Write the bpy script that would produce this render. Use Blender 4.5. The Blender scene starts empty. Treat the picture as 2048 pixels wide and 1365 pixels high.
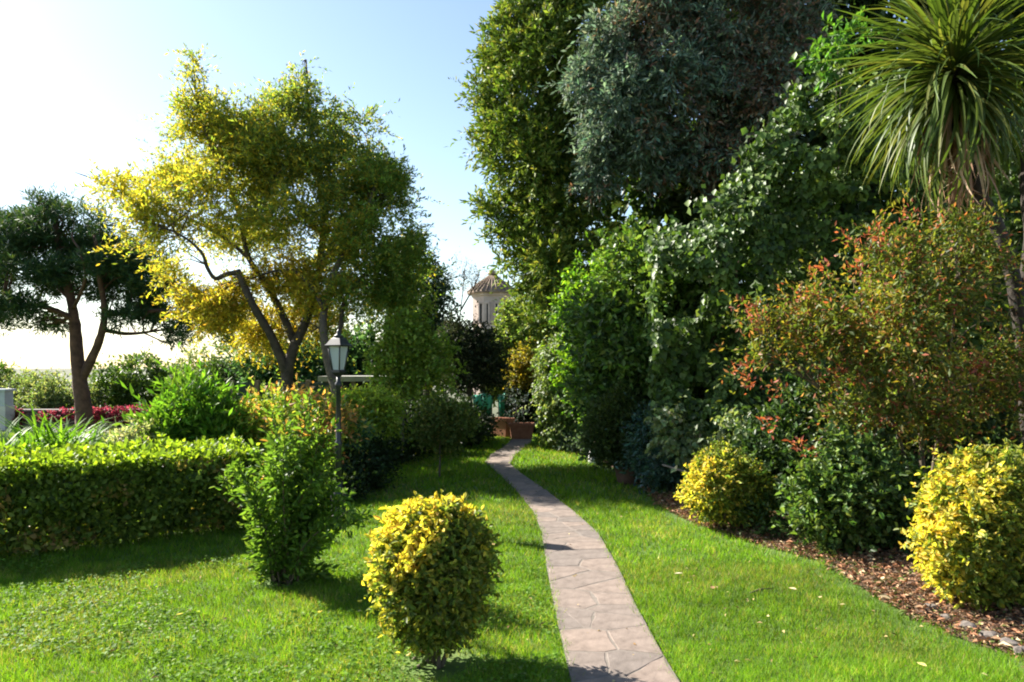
import bpy, math, random
import numpy as np
from mathutils import Vector, Matrix

random.seed(7)
R = math.radians
# ------------------------------------------------------------------ camera, sky, sun, exposure
scn = bpy.context.scene
C = scn.collection
F, HZ, EYE = 1500.0, 735.0, 1.7          # focal length in photo pixels, horizon row, eye height
cam_d = bpy.data.cameras.new('camera'); cam = bpy.data.objects.new('camera', cam_d); C.objects.link(cam)
cam.location = (0, 0, EYE); cam.rotation_euler = (R(90), 0, 0)
cam_d.sensor_width = 36.0; cam_d.lens = F / 2048 * 36.0
cam_d.shift_y = (HZ - 682.5) / 2048
cam_d.clip_start = 0.05; cam_d.clip_end = 6000
scn.camera = cam
SUN_EL = R(35.5)
SUN_H = Vector((-0.86, 0.51, 0)).normalized()          # horizontal direction towards the sun
world = bpy.data.worlds.new('World'); scn.world = world; world.use_nodes = True
wn = world.node_tree.nodes; wn.clear()
sky = wn.new('ShaderNodeTexSky'); sky.sky_type = 'NISHITA'; sky.sun_disc = False
sky.sun_elevation = SUN_EL; sky.sun_rotation = math.atan2(SUN_H.x, SUN_H.y)
sky.air_density = 1.0; sky.dust_density = 0.55; sky.ozone_density = 0.4; sky.altitude = 50
bg = wn.new('ShaderNodeBackground'); bg.inputs['Strength'].default_value = 0.064
wo = wn.new('ShaderNodeOutputWorld')
world.node_tree.links.new(sky.outputs[0], bg.inputs['Color']); world.node_tree.links.new(bg.outputs[0], wo.inputs['Surface'])
sun_d = bpy.data.lights.new('sun', 'SUN'); sun_d.energy = 5.0; sun_d.angle = R(0.53); sun_d.color = (1.0, 0.94, 0.84)
sun = bpy.data.objects.new('sun', sun_d); C.objects.link(sun)
to_sun = Vector((SUN_H.x * math.cos(SUN_EL), SUN_H.y * math.cos(SUN_EL), math.sin(SUN_EL)))
sun.rotation_euler = (-to_sun).to_track_quat('-Z', 'Y').to_euler()
vs = scn.view_settings; vs.view_transform = 'Standard'; vs.look = 'None'; vs.exposure = 1.9; vs.gamma = 1.0; vs.use_curve_mapping = False
cy = scn.cycles
cy.use_denoising = True; cy.max_bounces = 6; cy.diffuse_bounces = 3; cy.glossy_bounces = 2; cy.transmission_bounces = 4
cy.sample_clamp_indirect = 6.0; cy.filter_width = 2.0

# ------------------------------------------------------------------ helpers
def P(px, py, Y): return np.array(((px - 1024) / F * Y, Y, EYE + (HZ - py) / F * Y))
def G(px, py):
    Y = EYE * F / (py - HZ); return np.array(((px - 1024) / F * Y, Y, 0.0))
def blob(px, py, rx, ry, Y, rd=None):
    k = Y / F
    return (P(px, py, Y), np.array((rx * k, (rd if rd is not None else (rx + ry) / 2 * k), ry * k)))

def nrm(v): return v / np.maximum(np.linalg.norm(v, axis=-1, keepdims=True), 1e-9)

def _hash(i, j, k):
    n = (i * 374761393 + j * 668265263 + k * 2147483647 + 1013904223) & 0xffffffff
    n = ((n ^ (n >> 13)) * 1274126177) & 0xffffffff
    return ((n ^ (n >> 16)) & 0xffff) / 65535.0
def noise(p):
    p = np.asarray(p, float); f = np.floor(p).astype(np.int64); t = p - f; t = t * t * (3 - 2 * t); r = 0
    for a in (0, 1):
        for b in (0, 1):
            for c in (0, 1):
                w = (t[:, 0] if a else 1 - t[:, 0]) * (t[:, 1] if b else 1 - t[:, 1]) * (t[:, 2] if c else 1 - t[:, 2])
                r = r + w * _hash(f[:, 0] + a, f[:, 1] + b, f[:, 2] + c)
    return r

def raw_mesh(name, V, tris, col=None, smooth=False):
    me = bpy.data.meshes.new(name)
    V = np.ascontiguousarray(V, np.float32); tris = np.ascontiguousarray(tris, np.int32); k = tris.shape[1]
    me.vertices.add(len(V)); me.vertices.foreach_set('co', V.ravel())
    me.loops.add(tris.size); me.loops.foreach_set('vertex_index', tris.ravel())
    me.polygons.add(len(tris)); me.polygons.foreach_set('loop_start', np.arange(0, tris.size, k, dtype=np.int32))
    if smooth: me.polygons.foreach_set('use_smooth', np.ones(len(tris), bool))
    me.update(calc_edges=True)
    if col is not None:
        at = me.color_attributes.new('col', 'FLOAT_COLOR', 'POINT')
        c4 = np.ones((len(V), 4), np.float32); c4[:, :3] = col
        at.data.foreach_set('color', c4.ravel())
    return me
def link(name, me, mat, parent=None, loc=None):
    o = bpy.data.objects.new(name, me); C.objects.link(o)
    if mat is not None and len(me.materials) == 0: me.materials.append(mat)
    if parent is not None: o.parent = parent
    if loc is not None: o.location = loc
    return o
def tag(o, label=None, cat=None, group=None, kind=None):
    if label: o['label'] = label
    if cat: o['category'] = cat
    if group: o['group'] = group
    if kind: o['kind'] = kind
    return o
def thing(name, label, cat, loc=(0, 0, 0), group=None):
    o = bpy.data.objects.new(name, None); C.objects.link(o); o.location = tuple(float(v) for v in loc)
    o.empty_display_size = 0.2
    return tag(o, label, cat, group)
def org(parent):
    v = np.zeros(3)
    while parent is not None: v = v + np.array(parent.location); parent = parent.parent
    return v

class MB:                                   # collects polygons for one mesh
    def __init__(s): s.v = []; s.f = []; s.sm = []
    def add(s, vs_, fs, smooth=False):
        b = len(s.v); s.v += [tuple(float(c) for c in v) for v in vs_]; s.f += [tuple(b + i for i in f) for f in fs]; s.sm += [smooth] * len(fs)
    def box(s, c, d, rz=0.0, taper=1.0):
        x, y, z = d[0] / 2, d[1] / 2, d[2] / 2; ca, sa = math.cos(rz), math.sin(rz); vs_ = []
        for (a, b, e) in ((-1,-1,-1),(1,-1,-1),(1,1,-1),(-1,1,-1),(-1,-1,1),(1,-1,1),(1,1,1),(-1,1,1)):
            t = taper if e < 0 else 1.0
            px, py = a * x * t, b * y * t
            vs_.append((c[0] + px * ca - py * sa, c[1] + px * sa + py * ca, c[2] + e * z))
        s.add(vs_, [(0,3,2,1),(4,5,6,7),(0,1,5,4),(1,2,6,5),(2,3,7,6),(3,0,4,7)])
    def lathe(s, c, prof, n=16, smooth=True, rz=0.0):      # prof: (r, z)
        vs_ = []; fs = []
        for r, z in prof:
            for i in range(n):
                a = rz + 2 * math.pi * i / n; vs_.append((c[0] + r * math.cos(a), c[1] + r * math.sin(a), c[2] + z))
        for k in range(len(prof) - 1):
            for i in range(n):
                j = (i + 1) % n; fs.append((k*n+i, k*n+j, (k+1)*n+j, (k+1)*n+i))
        fs.append(tuple(range(n))[::-1]); fs.append(tuple((len(prof)-1)*n + i for i in range(n)))
        s.add(vs_, fs, smooth)
    def tube(s, pts, rad, n=8, wob=0.0, rng=None):
        pts = np.asarray(pts, float); m = len(pts); rad = np.broadcast_to(np.asarray(rad, float), (m,))
        T = nrm(np.gradient(pts, axis=0)); up = np.array((0.3, 0.9, 0.2)); vs_ = []; fs = []
        for i in range(m):
            a = nrm(np.cross(T[i], up)); b = np.cross(T[i], a)
            for k in range(n):
                q = 2 * math.pi * k / n; w = 1 + (wob * (rng.random() - .5) if rng is not None else 0)
                vs_.append(pts[i] + (a * math.cos(q) + b * math.sin(q)) * rad[i] * w)
        for i in range(m - 1):
            for k in range(n):
                j = (k + 1) % n; fs.append((i*n+k, i*n+j, (i+1)*n+j, (i+1)*n+k))
        fs.append(tuple(range(n))[::-1]); fs.append(tuple((m-1)*n + k for k in range(n)))
        s.add(vs_, fs, True)
    def build(s, name, mat, parent=None, kind=None):
        me = bpy.data.meshes.new(name); o_ = org(parent)
        me.from_pydata([tuple(np.array(v) - o_) for v in s.v], [], s.f)
        me.polygons.foreach_set('use_smooth', s.sm); me.update()
        o = link(name, me, mat, parent)
        if kind: o['kind'] = kind
        return o

def spline(pts, n=6):
    pts = np.asarray(pts, float); m = len(pts)
    if m < 3:
        t = np.linspace(0, 1, n + 1)[:, None]; return pts[0] * (1 - t) + pts[1] * t
    e = np.vstack([2 * pts[0] - pts[1], pts, 2 * pts[-1] - pts[-2]]); out = []
    for i in range(m - 1):
        p0, p1, p2, p3 = e[i], e[i+1], e[i+2], e[i+3]
        for t in np.linspace(0, 1, n, endpoint=False):
            out.append(.5 * ((2*p1) + (-p0+p2)*t + (2*p0-5*p1+4*p2-p3)*t*t + (-p0+3*p1-3*p2+p3)*t**3))
    out.append(pts[-1]); return np.array(out)

# ------------------------------------------------------------------ materials
def mat(name):
    m = bpy.data.materials.new(name); m.use_nodes = True; nt = m.node_tree
    return m, nt, nt.nodes['Principled BSDF']
def ramp(nt, fac, stops):
    r = nt.nodes.new('ShaderNodeValToRGB'); el = r.color_ramp.elements
    while len(el) < len(stops): el.new(0.5)
    for e, (p, c) in zip(el, stops): e.position = p; e.color = (*c, 1)
    nt.links.new(fac, r.inputs['Fac']); return r.outputs['Color']
def tex_noise(nt, scale, detail=6, rough=0.6, coord='Object', vec=None):
    n = nt.nodes.new('ShaderNodeTexNoise'); n.inputs['Scale'].default_value = scale; n.inputs['Detail'].default_value = detail; n.inputs['Roughness'].default_value = rough
    if vec is None:
        tc = nt.nodes.new('ShaderNodeTexCoord'); vec = tc.outputs[coord]
    nt.links.new(vec, n.inputs['Vector']); return n.outputs['Fac']
def bump(nt, bs, h, strength=0.4, dist=0.01):
    b = nt.nodes.new('ShaderNodeBump'); b.inputs['Strength'].default_value = strength; b.inputs['Distance'].default_value = dist
    nt.links.new(h, b.inputs['Height']); nt.links.new(b.outputs[0], bs.inputs['Normal'])
def simple(name, stops, scale=6, rough=0.7, bs=0.4, bd=0.01, detail=7, coord='Object', metal=0.0):
    m, nt, b = mat(name); f = tex_noise(nt, scale, detail, coord=coord)
    nt.links.new(ramp(nt, f, stops), b.inputs['Base Color']); b.inputs['Roughness'].default_value = rough; b.inputs['Metallic'].default_value = metal
    bump(nt, b, f, bs, bd); return m
def leaf_mat(name, rough=0.45, trans=0.35, tint=(2.1, 2.1, 0.9), spec=0.5):
    m, nt, b = mat(name); a = nt.nodes.new('ShaderNodeAttribute'); a.attribute_name = 'col'
    m0 = nt.nodes.new('ShaderNodeMix'); m0.data_type = 'RGBA'; m0.blend_type = 'MULTIPLY'; m0.inputs[0].default_value = 1.0
    nt.links.new(a.outputs['Color'], m0.inputs[6]); m0.inputs[7].default_value = (1.3, 1.3, 1.3, 1)
    nt.links.new(m0.outputs[2], b.inputs['Base Color']); b.inputs['Roughness'].default_value = rough
    b.inputs['Specular IOR Level'].default_value = spec
    mu = nt.nodes.new('ShaderNodeMix'); mu.data_type = 'RGBA'; mu.blend_type = 'MULTIPLY'; mu.inputs[0].default_value = 1.0
    nt.links.new(a.outputs['Color'], mu.inputs[6]); mu.inputs[7].default_value = (*tint, 1)
    t = nt.nodes.new('ShaderNodeBsdfTranslucent'); nt.links.new(mu.outputs[2], t.inputs['Color'])
    mx = nt.nodes.new('ShaderNodeMixShader'); mx.inputs[0].default_value = trans
    nt.links.new(b.outputs[0], mx.inputs[1]); nt.links.new(t.outputs[0], mx.inputs[2])
    nt.links.new(mx.outputs[0], nt.nodes['Material Output'].inputs['Surface']); return m
M_LEAF = leaf_mat('leaf', 0.5, 0.45, spec=0.25)
M_FEATHER = leaf_mat('feathery_leaf', 0.6, 0.55, (2.3, 2.25, 0.9), spec=0.2)
M_IVY = leaf_mat('ivy_leaf', 0.48, 0.3, spec=0.28)
M_GLOSS = leaf_mat('glossy_leaf', 0.45, 0.35, spec=0.3)
M_MATT = leaf_mat('matt_leaf', 0.65, 0.3, (1.8, 1.8, 1.3), spec=0.25)
M_NEEDLE = leaf_mat('needle', 0.6, 0.25, spec=0.25)
M_GRASS = leaf_mat('grass_blade', 0.6, 0.45, (1.9, 1.8, 0.8), spec=0.15)
M_PETAL = leaf_mat('petal', 0.6, 0.4, (1.4, 1.2, 1.2), spec=0.2)
M_DRY = leaf_mat('dry_leaf', 0.8, 0.15, (1.1, 1.0, .8), spec=0.2)
M_BARK = simple('bark', [(0.3, (0.022, 0.016, 0.011)), (0.7, (0.085, 0.062, 0.045))], 9, 0.9, 0.8, 0.03)
M_DKBARK = simple('dark_bark', [(0.3, (0.014, 0.011, 0.008)), (0.7, (0.05, 0.038, 0.028))], 12, 0.95, 0.9, 0.03)
M_PINEBARK = simple('pine_bark', [(0.3, (0.045, 0.022, 0.016)), (0.7, (0.17, 0.085, 0.06))], 5, 0.9, 0.9, 0.05)
M_PALE = simple('pale_bark', [(0.3, (0.10, 0.08, 0.06)), (0.7, (0.24, 0.2, 0.16))], 9, 0.9, 0.7, 0.02)
M_PALE2 = simple('brown_bark', [(0.3, (0.05, 0.038, 0.028)), (0.7, (0.14, 0.11, 0.085))], 9, 0.9, 0.7, 0.02)
M_TWIG = simple('twig', [(0.3, (0.05, 0.035, 0.02)), (0.7, (0.12, 0.09, 0.055))], 12, 0.9, 0.4, 0.01)
M_SOIL = simple('soil', [(0.3, (0.05, 0.028, 0.018)), (0.5, (0.11, 0.062, 0.04)), (0.75, (0.2, 0.125, 0.08))], 7, 0.95, 0.9, 0.03, 10)
M_GROUND = simple('rough_ground', [(0.35, (0.04, 0.055, 0.018)), (0.65, (0.09, 0.085, 0.04))], 0.5, 0.95, 0.4, 0.05, 10)
M_LAWN = simple('turf', [(0.3, (0.04, 0.08, 0.008)), (0.55, (0.07, 0.13, 0.012)), (0.75, (0.11, 0.14, 0.03))], 3.0, 0.9, 0.8, 0.02, 10)
M_IRON = simple('black_iron', [(0.3, (0.012, 0.013, 0.013)), (0.7, (0.03, 0.032, 0.033))], 20, 0.42, 0.15, 0.003)
M_TERRA = simple('terracotta', [(0.3, (0.27, 0.10, 0.05)), (0.7, (0.40, 0.17, 0.09))], 8, 0.85, 0.3, 0.005)
M_TILE = simple('roof_tile', [(0.3, (0.15, 0.10, 0.07)), (0.55, (0.26, 0.185, 0.13)), (0.75, (0.25, 0.225, 0.14))], 2.2, 0.9, 0.3, 0.02)
M_PLASTER = simple('pink_plaster', [(0.3, (0.40, 0.31, 0.26)), (0.65, (0.60, 0.48, 0.41))], 1.1, 0.9, 0.2, 0.01)
M_STONE = simple('grey_stone', [(0.3, (0.14, 0.12, 0.11)), (0.7, (0.30, 0.26, 0.24))], 7, 0.9, 0.7, 0.02)
M_EDGE = simple('mossy_stone', [(0.3, (0.07, 0.06, 0.05)), (0.55, (0.15, 0.125, 0.11)), (0.75, (0.13, 0.13, 0.07))], 9, 0.95, 0.8, 0.02)
M_CONC = simple('pale_concrete', [(0.3, (0.42, 0.41, 0.38)), (0.7, (0.58, 0.57, 0.54))], 4, 0.85, 0.3, 0.01)
M_ROOF = simple('weathered_slab', [(0.3, (0.20, 0.20, 0.17)), (0.7, (0.32, 0.32, 0.28))], 4, 0.9, 0.3, 0.01)
M_WHITE = simple('white_paint', [(0.3, (0.32, 0.36, 0.40)), (0.7, (0.46, 0.49, 0.52))], 4, 0.6, 0.1, 0.005)
M_MORTAR = simple('mortar', [(0.3, (0.11, 0.095, 0.075)), (0.7, (0.20, 0.168, 0.142))], 14, 0.95, 0.5, 0.006)
M_FENCE = simple('green_fence', [(0.3, (0.012, 0.03, 0.022)), (0.7, (0.025, 0.055, 0.04))], 3, 0.7, 0.1, 0.005)
M_WOOD = simple('weathered_wood', [(0.3, (0.10, 0.07, 0.05)), (0.7, (0.22, 0.17, 0.12))], 10, 0.85, 0.5, 0.01)
M_DARK = simple('dark_boards', [(0.3, (0.01, 0.01, 0.009)), (0.7, (0.03, 0.028, 0.024))], 4, 0.8, 0.3, 0.01)
M_TARP = simple('green_sheet', [(0.3, (0.03, 0.30, 0.19)), (0.7, (0.07, 0.45, 0.30))], 3, 0.4, 0.5, 0.03)
M_POT = simple('brown_pot', [(0.3, (0.10, 0.055, 0.035)), (0.7, (0.18, 0.105, 0.07))], 8, 0.8, 0.3, 0.005)
M_BLUE = simple('pale_blue_plastic', [(0.3, (0.28, 0.38, 0.42)), (0.7, (0.4, 0.5, 0.54))], 6, 0.5, 0.1, 0.003)
def _path_stone():
    m, nt, b = mat('porphyry_slab')
    f = tex_noise(nt, 9, 10, 0.65); oi = nt.nodes.new('ShaderNodeObjectInfo')
    c1 = ramp(nt, f, [(0.25, (0.09, 0.07, 0.058)), (0.45, (0.17, 0.135, 0.112)), (0.75, (0.25, 0.203, 0.172))])
    c2 = ramp(nt, oi.outputs['Random'], [(0.0, (0.72, 0.74, 0.76)), (0.5, (0.95, 0.92, 0.9)), (1.0, (1.12, 1.05, 1.0))])
    mu = nt.nodes.new('ShaderNodeMix'); mu.data_type = 'RGBA'; mu.blend_type = 'MULTIPLY'; mu.inputs[0].default_value = 1.0
    nt.links.new(c1, mu.inputs[6]); nt.links.new(c2, mu.inputs[7]); nt.links.new(mu.outputs[2], b.inputs['Base Color'])
    b.inputs['Roughness'].default_value = 0.85; bump(nt, b, tex_noise(nt, 26, 10, 0.7), 0.6, 0.008); return m
M_SLAB = _path_stone()
def _glass():
    m, nt, b = mat('frosted_glass'); b.inputs['Base Color'].default_value = (0.55, 0.6, 0.6, 1); b.inputs['Roughness'].default_value = 0.35
    b.inputs['Transmission Weight'].default_value = 0.3; b.inputs['IOR'].default_value = 1.3
    f = tex_noise(nt, 30, 4); bump(nt, b, f, 0.15, 0.003); return m
M_GLASS = _glass()

# ------------------------------------------------------------------ foliage
TRI = np.array(((0, 1, 2), (0, 2, 3)))
NLEAF = [0]
def leaves_mesh(name, Pp, D, N, ln, wd, col, material, parent, fold=0.25, curl=0.0, kind=None, fine=False):
    n = len(Pp); NLEAF[0] += n
    D = nrm(D); S = nrm(np.cross(D, N)); Nn = np.cross(S, D); ln = np.broadcast_to(ln, (n,))[:, None]; wd = np.broadcast_to(wd, (n,))[:, None]
    if fine:
        V = np.empty((n, 6, 3)); V[:, 0] = Pp; V[:, 3] = Pp + D * ln - Nn * ln * (curl + .12); cu = np.random.default_rng(n).uniform(.0, .5, (n, 1)) * wd
        V[:, 1] = Pp + D * ln * .30 + S * wd * .44 + Nn * (wd * fold + cu); V[:, 5] = Pp + D * ln * .30 - S * wd * .44 + Nn * (wd * fold + cu)
        V[:, 2] = Pp + D * ln * .68 + S * wd * .42 + Nn * (wd * fold * .8); V[:, 4] = Pp + D * ln * .66 - S * wd * .40 + Nn * (wd * fold * .8 + cu * .4)
        T = (np.arange(n)[:, None, None] * 6 + np.array(((0, 1, 2), (0, 2, 3), (0, 3, 4), (0, 4, 5)))).reshape(-1, 3)
        return link(name, raw_mesh(name, V.reshape(-1, 3) - org(parent), T, np.repeat(np.clip(col, 0.001, 1), 6, axis=0)), material, parent)
    mid = Pp + D * ln * 0.48
    V = np.empty((n, 4, 3)); V[:, 0] = Pp; V[:, 2] = Pp + D * ln - Nn * ln * curl
    V[:, 1] = mid + S * wd / 2 + Nn * wd * fold; V[:, 3] = mid - S * wd / 2 + Nn * wd * fold
    V = V.reshape(-1, 3) - org(parent)
    T = (np.arange(n)[:, None, None] * 4 + TRI).reshape(-1, 3)
    o = link(name, raw_mesh(name, V, T, np.repeat(np.clip(col, 0.001, 1), 4, axis=0)), material, parent)
    if kind: o['kind'] = kind
    return o

def sample_blobs(rng, blobs, n, inner=0.55, lump=0.22, lf=2.2, cull=0.55, zmin=None, ymax=None):
    w = np.array([(r[0]*r[1] + r[1]*r[2] + r[0]*r[2]) for _, r in blobs]); w = w / w.sum()
    idx = rng.choice(len(blobs), n, p=w); c = np.array([b[0] for b in blobs])[idx]; r = np.array([b[1] for b in blobs])[idx]
    u = nrm(rng.normal(size=(n, 3))); q = (inner**3 + (1 - inner**3) * rng.random(n)) ** (1/3)
    sc = np.linalg.norm(r, axis=1) / 1.7
    k = 1 + lump * 2 * (noise((c + u * r) * lf / np.maximum(sc, .3)[:, None] + 17.3) - .5) + lump * (noise((c + u * r) * lf * 2.3 / np.maximum(sc, .3)[:, None] + 5.1) - .5)
    p = c + u * r * (q * k)[:, None]; nn = nrm(u / r)
    keep = np.ones(n, bool)
    for j, (cj, rj) in enumerate(blobs):
        keep &= ~((idx != j) & (np.linalg.norm((p - cj) / rj, axis=1) < cull))
    if zmin is not None: keep &= p[:, 2] > zmin
    if ymax is not None: keep &= p[:, 1] < ymax
    return p[keep], nn[keep], q[keep]

def lobes(blobs, k, f, seed, core=.6, lflat=1.0):
    rng = np.random.default_rng(seed + 900); out = []
    for c, r in blobs:
        out.append((c, r * core))
        for i in range(k):
            u = nrm(rng.normal(size=3)); g = f * rng.uniform(.65, 1.35); rr = r * g; m = rr.mean(); out.append((c + u * r * rng.uniform(.62, 1.0 - .4 * f), (rr * .4 + m * .6) * np.array((1, 1, lflat))))
    return out
def pick(rng, n, pal):                       # pal: [(weight, rgb), ...]
    w = np.array([a for a, _ in pal], float); w /= w.sum(); c = np.array([b for _, b in pal])
    return c[rng.choice(len(pal), n, p=w)]

def foliage(name, parent, blobs, sprigs, per, sl, ll, lw, pal, material=None, seed=1, inner=0.55, lump=0.22, lf=2.2, up=0.25, out=1.0,
            rnd=0.5, droop=0.15, jit=0.22, tip=None, tip_pal=None, patch=None, gap=None, fold=0.25, spread=0.8, flat=0.5, zmin=0.03, cull=0.55, colour=None, hang=0.0, kind=None, lobe=None, fine=False, shoot=0.05, lflat=1.0):
    rng = np.random.default_rng(seed)
    if lobe: blobs = lobes(blobs, lobe[0], lobe[1], seed, .6, lflat)
    p, nn, q = sample_blobs(rng, blobs, sprigs, inner, lump, lf, cull, zmin)
    if gap:
        k = noise(p * gap[0] + seed * 3.7) > gap[1]; p, nn, q = p[k], nn[k], q[k]
    n = len(p); d = nrm(nn * out + rng.normal(size=(n, 3)) * rnd + np.array((0, 0, up)))
    L = sl * (0.6 + 0.8 * rng.random(n)) * np.where(rng.random(n) < shoot, 2.2, 1.0)
    t = (np.arange(per) + rng.random((n, per))) / per
    pos = p[:, None] + d[:, None] * (L[:, None] * t)[..., None]; pos[..., 2] -= droop * L[:, None] * t * t
    rad = nrm(rng.normal(size=(n, per, 3)))
    ld = nrm(d[:, None] * (0.35 + 0.5 * t[..., None]) + rad * spread - np.array((0, 0, hang)))
    ln_ = nrm(rng.normal(size=(n, per, 3)) * (1 - flat) + np.array((0, 0, flat)) + nn[:, None] * flat)
    pos = pos.reshape(-1, 3); ld = ld.reshape(-1, 3); ln_ = ln_.reshape(-1, 3); t = t.ravel(); N = len(pos); qq = np.repeat(q, per); no = np.repeat(nn, per, axis=0)
    k = pos[:, 2] > zmin; pos, ld, ln_, t, qq, no = pos[k], ld[k], ln_[k], t[k], qq[k], no[k]; N = len(pos)
    col = pick(rng, N, pal)
    if patch:                                # (frequency, threshold, softness, palette)
        for (fr, th, so, pp) in patch:
            m = np.clip((noise(pos * fr + seed * 1.9) - th) / so, 0, 1); s_ = rng.random(N) < m; col[s_] = pick(rng, s_.sum(), pp)
    if tip is not None:                      # young leaves at the shoot tips
        s_ = (t > tip[0]) & (qq > tip[1]) & (rng.random(N) < tip[2]); col[s_] = pick(rng, s_.sum(), tip_pal)
    if colour is not None: col = colour(pos, no, t, qq, col, rng)
    col = col * (1 + jit * rng.normal(size=(N, 1))).clip(.4, 1.8) * (1 + 0.08 * rng.normal(size=(N, 3)))
    sz = 0.65 + 0.7 * rng.random(N)
    return leaves_mesh(name, pos, ld, ln_, ll * sz, lw * sz, col, material or M_LEAF, parent, fold, kind=kind, fine=fine)

def limbs(name, parent, lines, material, n=8, seed=3):
    mb = MB(); rng = np.random.default_rng(seed)
    for pts, r0, r1 in lines:
        s = spline(pts, 5); mb.tube(s, np.linspace(r0, r1, len(s)), n, 0.15, rng)
    return mb.build(name, material, parent)
def twigs_to(blobs, lines, count, r, seed, inside=0.75):
    rng = np.random.default_rng(seed); pool = np.vstack([spline(l[0], 5) for l in lines]); out = []
    for _ in range(count):
        c, rr = blobs[rng.integers(len(blobs))]; e = c + nrm(rng.normal(size=3)) * rr * rng.uniform(.2, inside)
        dd = np.linalg.norm(pool - e, axis=1) + 0.6 * np.maximum(0, pool[:, 2] - e[2]); a = pool[np.argsort(dd)[rng.integers(0, 4)]]
        m = (a + e) / 2 + rng.normal(size=3) * np.linalg.norm(e - a) * .1 + np.array((0, 0, .08 * np.linalg.norm(e - a)))
        out.append(((a, m, e), r, r * .25))
    return out
def stems(parent, base, top, n, r, spreadb, spreadt, mat_=None, seed=1, name='stem'):
    rng = np.random.default_rng(seed); ls = []
    for i in range(n):
        b = np.array(base) + np.append(rng.normal(size=2) * spreadb, -0.02); e = np.array(top) + rng.normal(size=3) * spreadt
        m = (b + e) / 2 + rng.normal(size=3) * .06; ls.append(((b, m, e), r * rng.uniform(.7, 1.2), r * .35))
    for l in ls: limbs(name, parent, [l], mat_ or M_TWIG, 6, seed)

# ================================================================== SETTING
# path edges traced on the ground
LE = [(1195,1700),(1165,1500),(1150,1400),(1131,1321),(1108,1216),(1093,1137),(1084,1070),(1068,1027),(1029,979),(993,946),(970,926),(982,910),(1003,898),(1018,886),(1024,879)]
RE = [(1640,1700),(1450,1500),(1378,1400),(1330,1321),(1272,1216),(1236,1137),(1197,1070),(1150,1027),(1091,982),(1044,950),(1020,929),(1030,912),(1047,898),(1062,886),(1068,879)]
le = np.array([G(*p) for p in LE]); re_ = np.array([G(*p) for p in RE])
def xl(y): return np.interp(y, le[:, 1], le[:, 0])
def xr(y): return np.interp(y, re_[:, 1], re_[:, 0])
BED = [(3.25,0.5),(3.15,2.5),(3.08,4.25),(2.86,4.65),(2.74,5.2),(2.74,5.9),(2.72,6.6),(2.32,7.3),(2.0,8.2),(1.85,9.2),(1.9,10.3),(1.62,13.4),(1.15,17.0),(1.0,19.5)]
BEDa = np.array(BED)
def xbed(y): return np.interp(y, BEDa[:, 1], BEDa[:, 0])

def sheet(name, poly, z, m):
    me = bpy.data.meshes.new(name); me.from_pydata([(x, y, z) for x, y in poly], [], [tuple(range(len(poly)))]); me.update()
    return tag(link(name, me, m), kind='structure')
# ground: one sheet out to the horizon, gently uneven beyond the garden
def make_ground():
    rr = [0, 3, 6, 10, 15, 22, 30, 45, 70, 110, 180, 320, 700, 1600, 4000]; n = 48; V = [(0, 0, 0)]; Fc = []
    for i, r in enumerate(rr[1:]):
        for k in range(n):
            a = 2 * math.pi * k / n; x, y = r * math.cos(a), 8 + r * math.sin(a)
            z = -0.012 - max(0, r - 24) * 0.010 * (1 if r < 400 else 400 / r); V.append((x, y, z))
    for k in range(n): Fc.append((0, 1 + k, 1 + (k + 1) % n))
    for i in range(len(rr) - 2):
        for k in range(n):
            j = (k + 1) % n; a = 1 + i * n; Fc.append((a + k, a + n + k, a + n + j, a + j))
    me = bpy.data.meshes.new('ground'); me.from_pydata(V, [], Fc); me.update()
    return tag(link('ground', me, M_GROUND), kind='structure')
make_ground()
ys = np.linspace(0.2, 19.6, 60)
lawn_poly = [(-18.0, 0.2)] + [(float(xbed(y)) + 0.05, float(y)) for y in ys] + [(-18.0, 19.6)]
sheet('lawn', lawn_poly, -0.004, M_LAWN)
bed_poly = [(float(xbed(y)), float(y)) for y in ys] + [(12, 19.6), (12, 0.2)]
def make_bed():
    nx = 26; V = []; Fc = []; yy = np.linspace(0.2, 19.6, 90)
    for j, y in enumerate(yy):
        a = xbed(y) + 0.05 * math.sin(y * 5.1) + 0.03 * math.sin(y * 13)
        for i in range(nx):
            t = (i / (nx - 1)) ** 1.8; x = a + (12 - a) * t
            z = 0.002 + min(1, t * 9) * 0.06 + 0.025 * (noise(np.array([[x * 4, y * 4, .5]]))[0] - .4) * min(1, i / 2)
            V.append((x, y, z))
    for j in range(len(yy) - 1):
        for i in range(nx - 1): a = j * nx + i; Fc.append((a, a + 1, a + nx + 1, a + nx))
    me = bpy.data.meshes.new('planting_bed'); me.from_pydata(V, [], Fc); me.polygons.foreach_set('use_smooth', [True] * len(Fc)); me.update()
    return tag(link('planting_bed', me, M_SOIL), kind='structure')
make_bed()

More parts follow.
